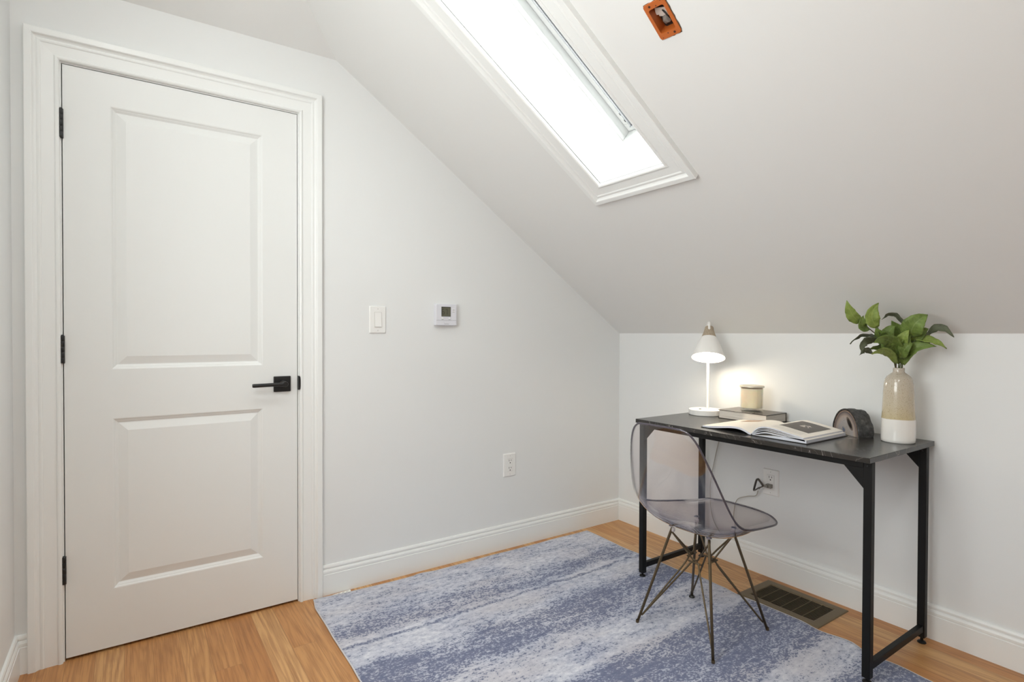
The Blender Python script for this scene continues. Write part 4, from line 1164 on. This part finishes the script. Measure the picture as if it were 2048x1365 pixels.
leaf_defs = [
 # base, mid, tip, width, depth(base, mid, tip), roll, material
 ((165, 232), (95, 165), (45, 42), 88, (-.02, -.04, -.05), .25, 0),
 ((243, 288), (185, 262), (196, 174), 78, (-.02, -.045, -.05), -.5, 1),
 ((322, 278), (270, 180), (328, 62), 102, (-.05, -.06, -.06), -.2, 0),
 ((585, 285), (470, 160), (358, 212), 52, (.01, .01, .0), .9, 2),
 ((348, 388), (200, 345), (80, 430), 46, (-.03, -.06, -.08), 1.0, 2),
 ((330, 395), (205, 410), (186, 515), 72, (-.05, -.08, -.09), .7, 2),
 ((275, 520), (215, 478), (165, 530), 60, (-.03, -.05, -.06), .8, 2),
 ((515, 555), (430, 400), (285, 418), 120, (-.03, -.08, -.11), .35, 1),
 ((492, 600), (400, 490), (272, 520), 74, (-.03, -.08, -.10), .6, 0),
 ((405, 408), (345, 360), (308, 284), 98, (-.02, -.04, -.05), -.3, 1),
 ((420, 400), (425, 320), (478, 268), 92, (-.01, -.02, -.03), .4, 1),
 ((548, 385), (505, 300), (445, 222), 92, (.0, .0, .0), .3, 1),
 ((500, 520), (420, 430), (470, 330), 108, (-.03, -.06, -.06), -.2, 1),
 ((525, 500), (545, 395), (600, 305), 92, (-.04, -.08, -.10), .3, 0),
 ((620, 365), (650, 255), (768, 165), 150, (-.08, -.12, -.14), .15, 1),
 ((690, 395), (735, 390), (772, 318), 92, (-.06, -.09, -.11), -.3, 2),
 ((775, 345), (880, 285), (1000, 368), 66, (-.07, -.10, -.13), .55, 2),
 ((660, 385), (800, 395), (940, 468), 62, (-.08, -.12, -.15), .6, 0),
 ((555, 612), (640, 470), (850, 450), 92, (-.03, -.08, -.13), .35, 1),
 ((545, 560), (570, 470), (640, 420), 72, (-.05, -.09, -.10), .2, 1),
 ((575, 300), (610, 262), (645, 245), 50, (.0, -.02, -.03), .6, 2),
 ((560, 470), (600, 380), (560, 262), 90, (-.01, -.02, -.03), -.4, 1),
 ((520, 600), (470, 520), (420, 470), 66, (-.01, -.02, -.03), .3, 1),
 ((595, 520), (560, 450), (625, 345), 88, (-.05, -.08, -.09), -.3, 1),
 ((395, 440), (330, 450), (250, 470), 56, (-.02, -.03, -.04), .8, 1),
 ((640, 420), (690, 340), (775, 290), 90, (-.06, -.09, -.10), .2, 1)]
def make_leaf(b, mdl, t, w, dep, roll, mi):
    P0, P1, P2 = lp(*b, dep[0]), lp(*mdl, dep[1]), lp(*t, dep[2])
    c1 = P1*2 - (P0 + P2)*.5
    bm = bmesh.new(); uv = bm.loops.layers.uv.new('UVMap')
    NLg, NAc = 12, 6
    rows = []
    seed = b[0]*.13 + t[1]*.07
    for i in range(NLg+1):
        s = i/NLg
        C = P0*((1-s)**2) + c1*(2*s*(1-s)) + P2*(s*s)
        T = ((c1-P0)*(2*(1-s)) + (P2-c1)*(2*s)).normalized()
        vd = (C - CAM).normalized()
        S = T.cross(vd).normalized(); Nn = S.cross(T).normalized()
        S = (S*math.cos(roll) + Nn*math.sin(roll)).normalized(); Nn = T.cross(S).normalized()
        hw = w*S3*.56*(math.sin(PI*min(1, s*.97+.03)**.80)**.85 if s < 1 else 0.0)
        hw = max(hw, .0006)
        row = []
        for j in range(-NAc//2, NAc//2+1):
            a = j/(NAc/2)
            wav = .0022*math.sin(s*19 + seed + a)*abs(a) + .0012*mnoise.noise(V((s*7+seed, a*3, 1)))
            edge = 1 + .03*math.sin(i*2.9 + j)*abs(a)
            row.append((bm.verts.new(C + S*(hw*a*edge) + Nn*(hw*.32*abs(a) + wav)), s, (a+1)/2))
        rows.append(row)
    for r0, r1 in zip(rows, rows[1:]):
        for j in range(NAc):
            f = bm.faces.new((r0[j][0], r0[j+1][0], r1[j+1][0], r1[j][0])); f.smooth = True
            for lp_, src in zip(f.loops, (r0[j], r0[j+1], r1[j+1], r1[j])): lp_[uv].uv = (src[1], src[2])
    o = obj('leaf', bm, LEAFS[mi], spray, recalc=False)
    sd = o.modifiers.new('solid', 'SOLIDIFY'); sd.thickness = .0007; sd.offset = 0
    return P0
STEM = simple('stem_green', srgb(74, 84, 42), .55); STEMB = simple('stem_brown', srgb(84, 66, 46), .6)
foot = V((VC.x, VC.y, DT+.06))
for d in leaf_defs: make_leaf(*d)
def neck(k): return V((VC.x, VC.y, DT+.262)) + rt*(.010*math.cos(k)) + fwh*(.009*math.sin(k))
def stem(pts, k, mat, r=.0017):
    bm = bmesh.new()
    tube(bm, catmull([foot + (neck(k)-foot)*.05, neck(k)] + pts, 6), r, 7); obj('stem', bm, mat, spray, smooth=True)
stem([lp(450, 560, -.02), lp(345, 385, -.025), lp(243, 288, -.02), lp(165, 232, -.02)], 3.3, STEMB)
stem([lp(430, 480, -.03), lp(360, 380, -.045), lp(322, 278, -.05)], 2.6, STEM)
stem([lp(500, 520, -.01), lp(480, 420, -.01), lp(440, 400, -.012)], 2.0, STEM)
stem([lp(530, 520, -.01), lp(545, 400, 0.0), lp(580, 292, .008)], 1.0, STEM)
stem([lp(560, 520, -.04), lp(600, 420, -.07), lp(625, 362, -.08)], 5.6, STEM)
stem([lp(570, 500, -.04), lp(650, 400, -.065), lp(775, 345, -.07)], 5.0, STEM)
stem([lp(570, 540, -.04), lp(620, 450, -.07), lp(665, 385, -.08)], 4.4, STEM)
stem([lp(535, 540, -.02), lp(528, 470, -.035), lp(530, 400, -.05)], 4.0, STEM)

world = bpy.data.worlds.new('sky'); scene.world = world; world.use_nodes = True
bg = world.node_tree.nodes['Background']; bg.inputs['Color'].default_value = (.965, .985, 1.0, 1); bg.inputs['Strength'].default_value = SKY

def area(name, loc, target, size, size_y, power, col, shape='RECTANGLE', spread=180):
    ld = bpy.data.lights.new(name, 'AREA'); ld.shape = shape; ld.size = size; ld.size_y = size_y; ld.energy = power; ld.color = col; ld.spread = math.radians(spread)
    o = bpy.data.objects.new(name, ld); COL.objects.link(o); o.location = loc
    o.rotation_euler = (V(target) - V(loc)).to_track_quat('-Z', 'Y').to_euler()
    return o
# recessed ceiling lamps over the room behind and above the camera
area('ceiling_lamp', (-2.52, -1.15, CZ-.01), (-2.52, -1.15, 0), .16, .16, LAMP_A, LCOL, 'DISK')
area('ceiling_lamp', (-2.52, -2.50, CZ-.01), (-2.52, -2.50, 0), .16, .16, LAMP_B, LCOL, 'DISK')
# daylight enters from the sky through the added west window and the skylight (portals only guide the sampling)
def portal(loc, target, w, h):
    o = area('sky_portal', loc, target, w, h, 1.0, (1, 1, 1)); o.data.cycles.is_portal = True
    return o
portal((XW-.10, (WY0+WY1)/2, (WZ0+WZ1)/2), (0, (WY0+WY1)/2, (WZ0+WZ1)/2), WY1-WY0, WZ1-WZ0)
po = portal(sp(SL/2, SW/2, WD+.085), sp(SL/2, SW/2, 0), SL, SW)
po.matrix_world = Matrix(((sa.x, -sy.x, sn.x, 0), (sa.y, -sy.y, sn.y, 0), (sa.z, -sy.z, sn.z, 0), (0, 0, 0, 1)))
po.location = sp(SL/2, SW/2, WD+.085)
if ((po.rotation_euler.to_matrix() @ V((0, 0, -1))).dot(-sn)) < 0: raise RuntimeError('portal faces out')
vs = scene.view_settings
vs.view_transform = 'Standard'; vs.look = 'None'; vs.exposure = 0.08; vs.gamma = 1.0; vs.use_curve_mapping = False
scene.cycles.use_denoising = True
scene.cycles.max_bounces = 14; scene.cycles.diffuse_bounces = 7; scene.cycles.transparent_max_bounces = 24
scene.cycles.sample_clamp_indirect = 8.0
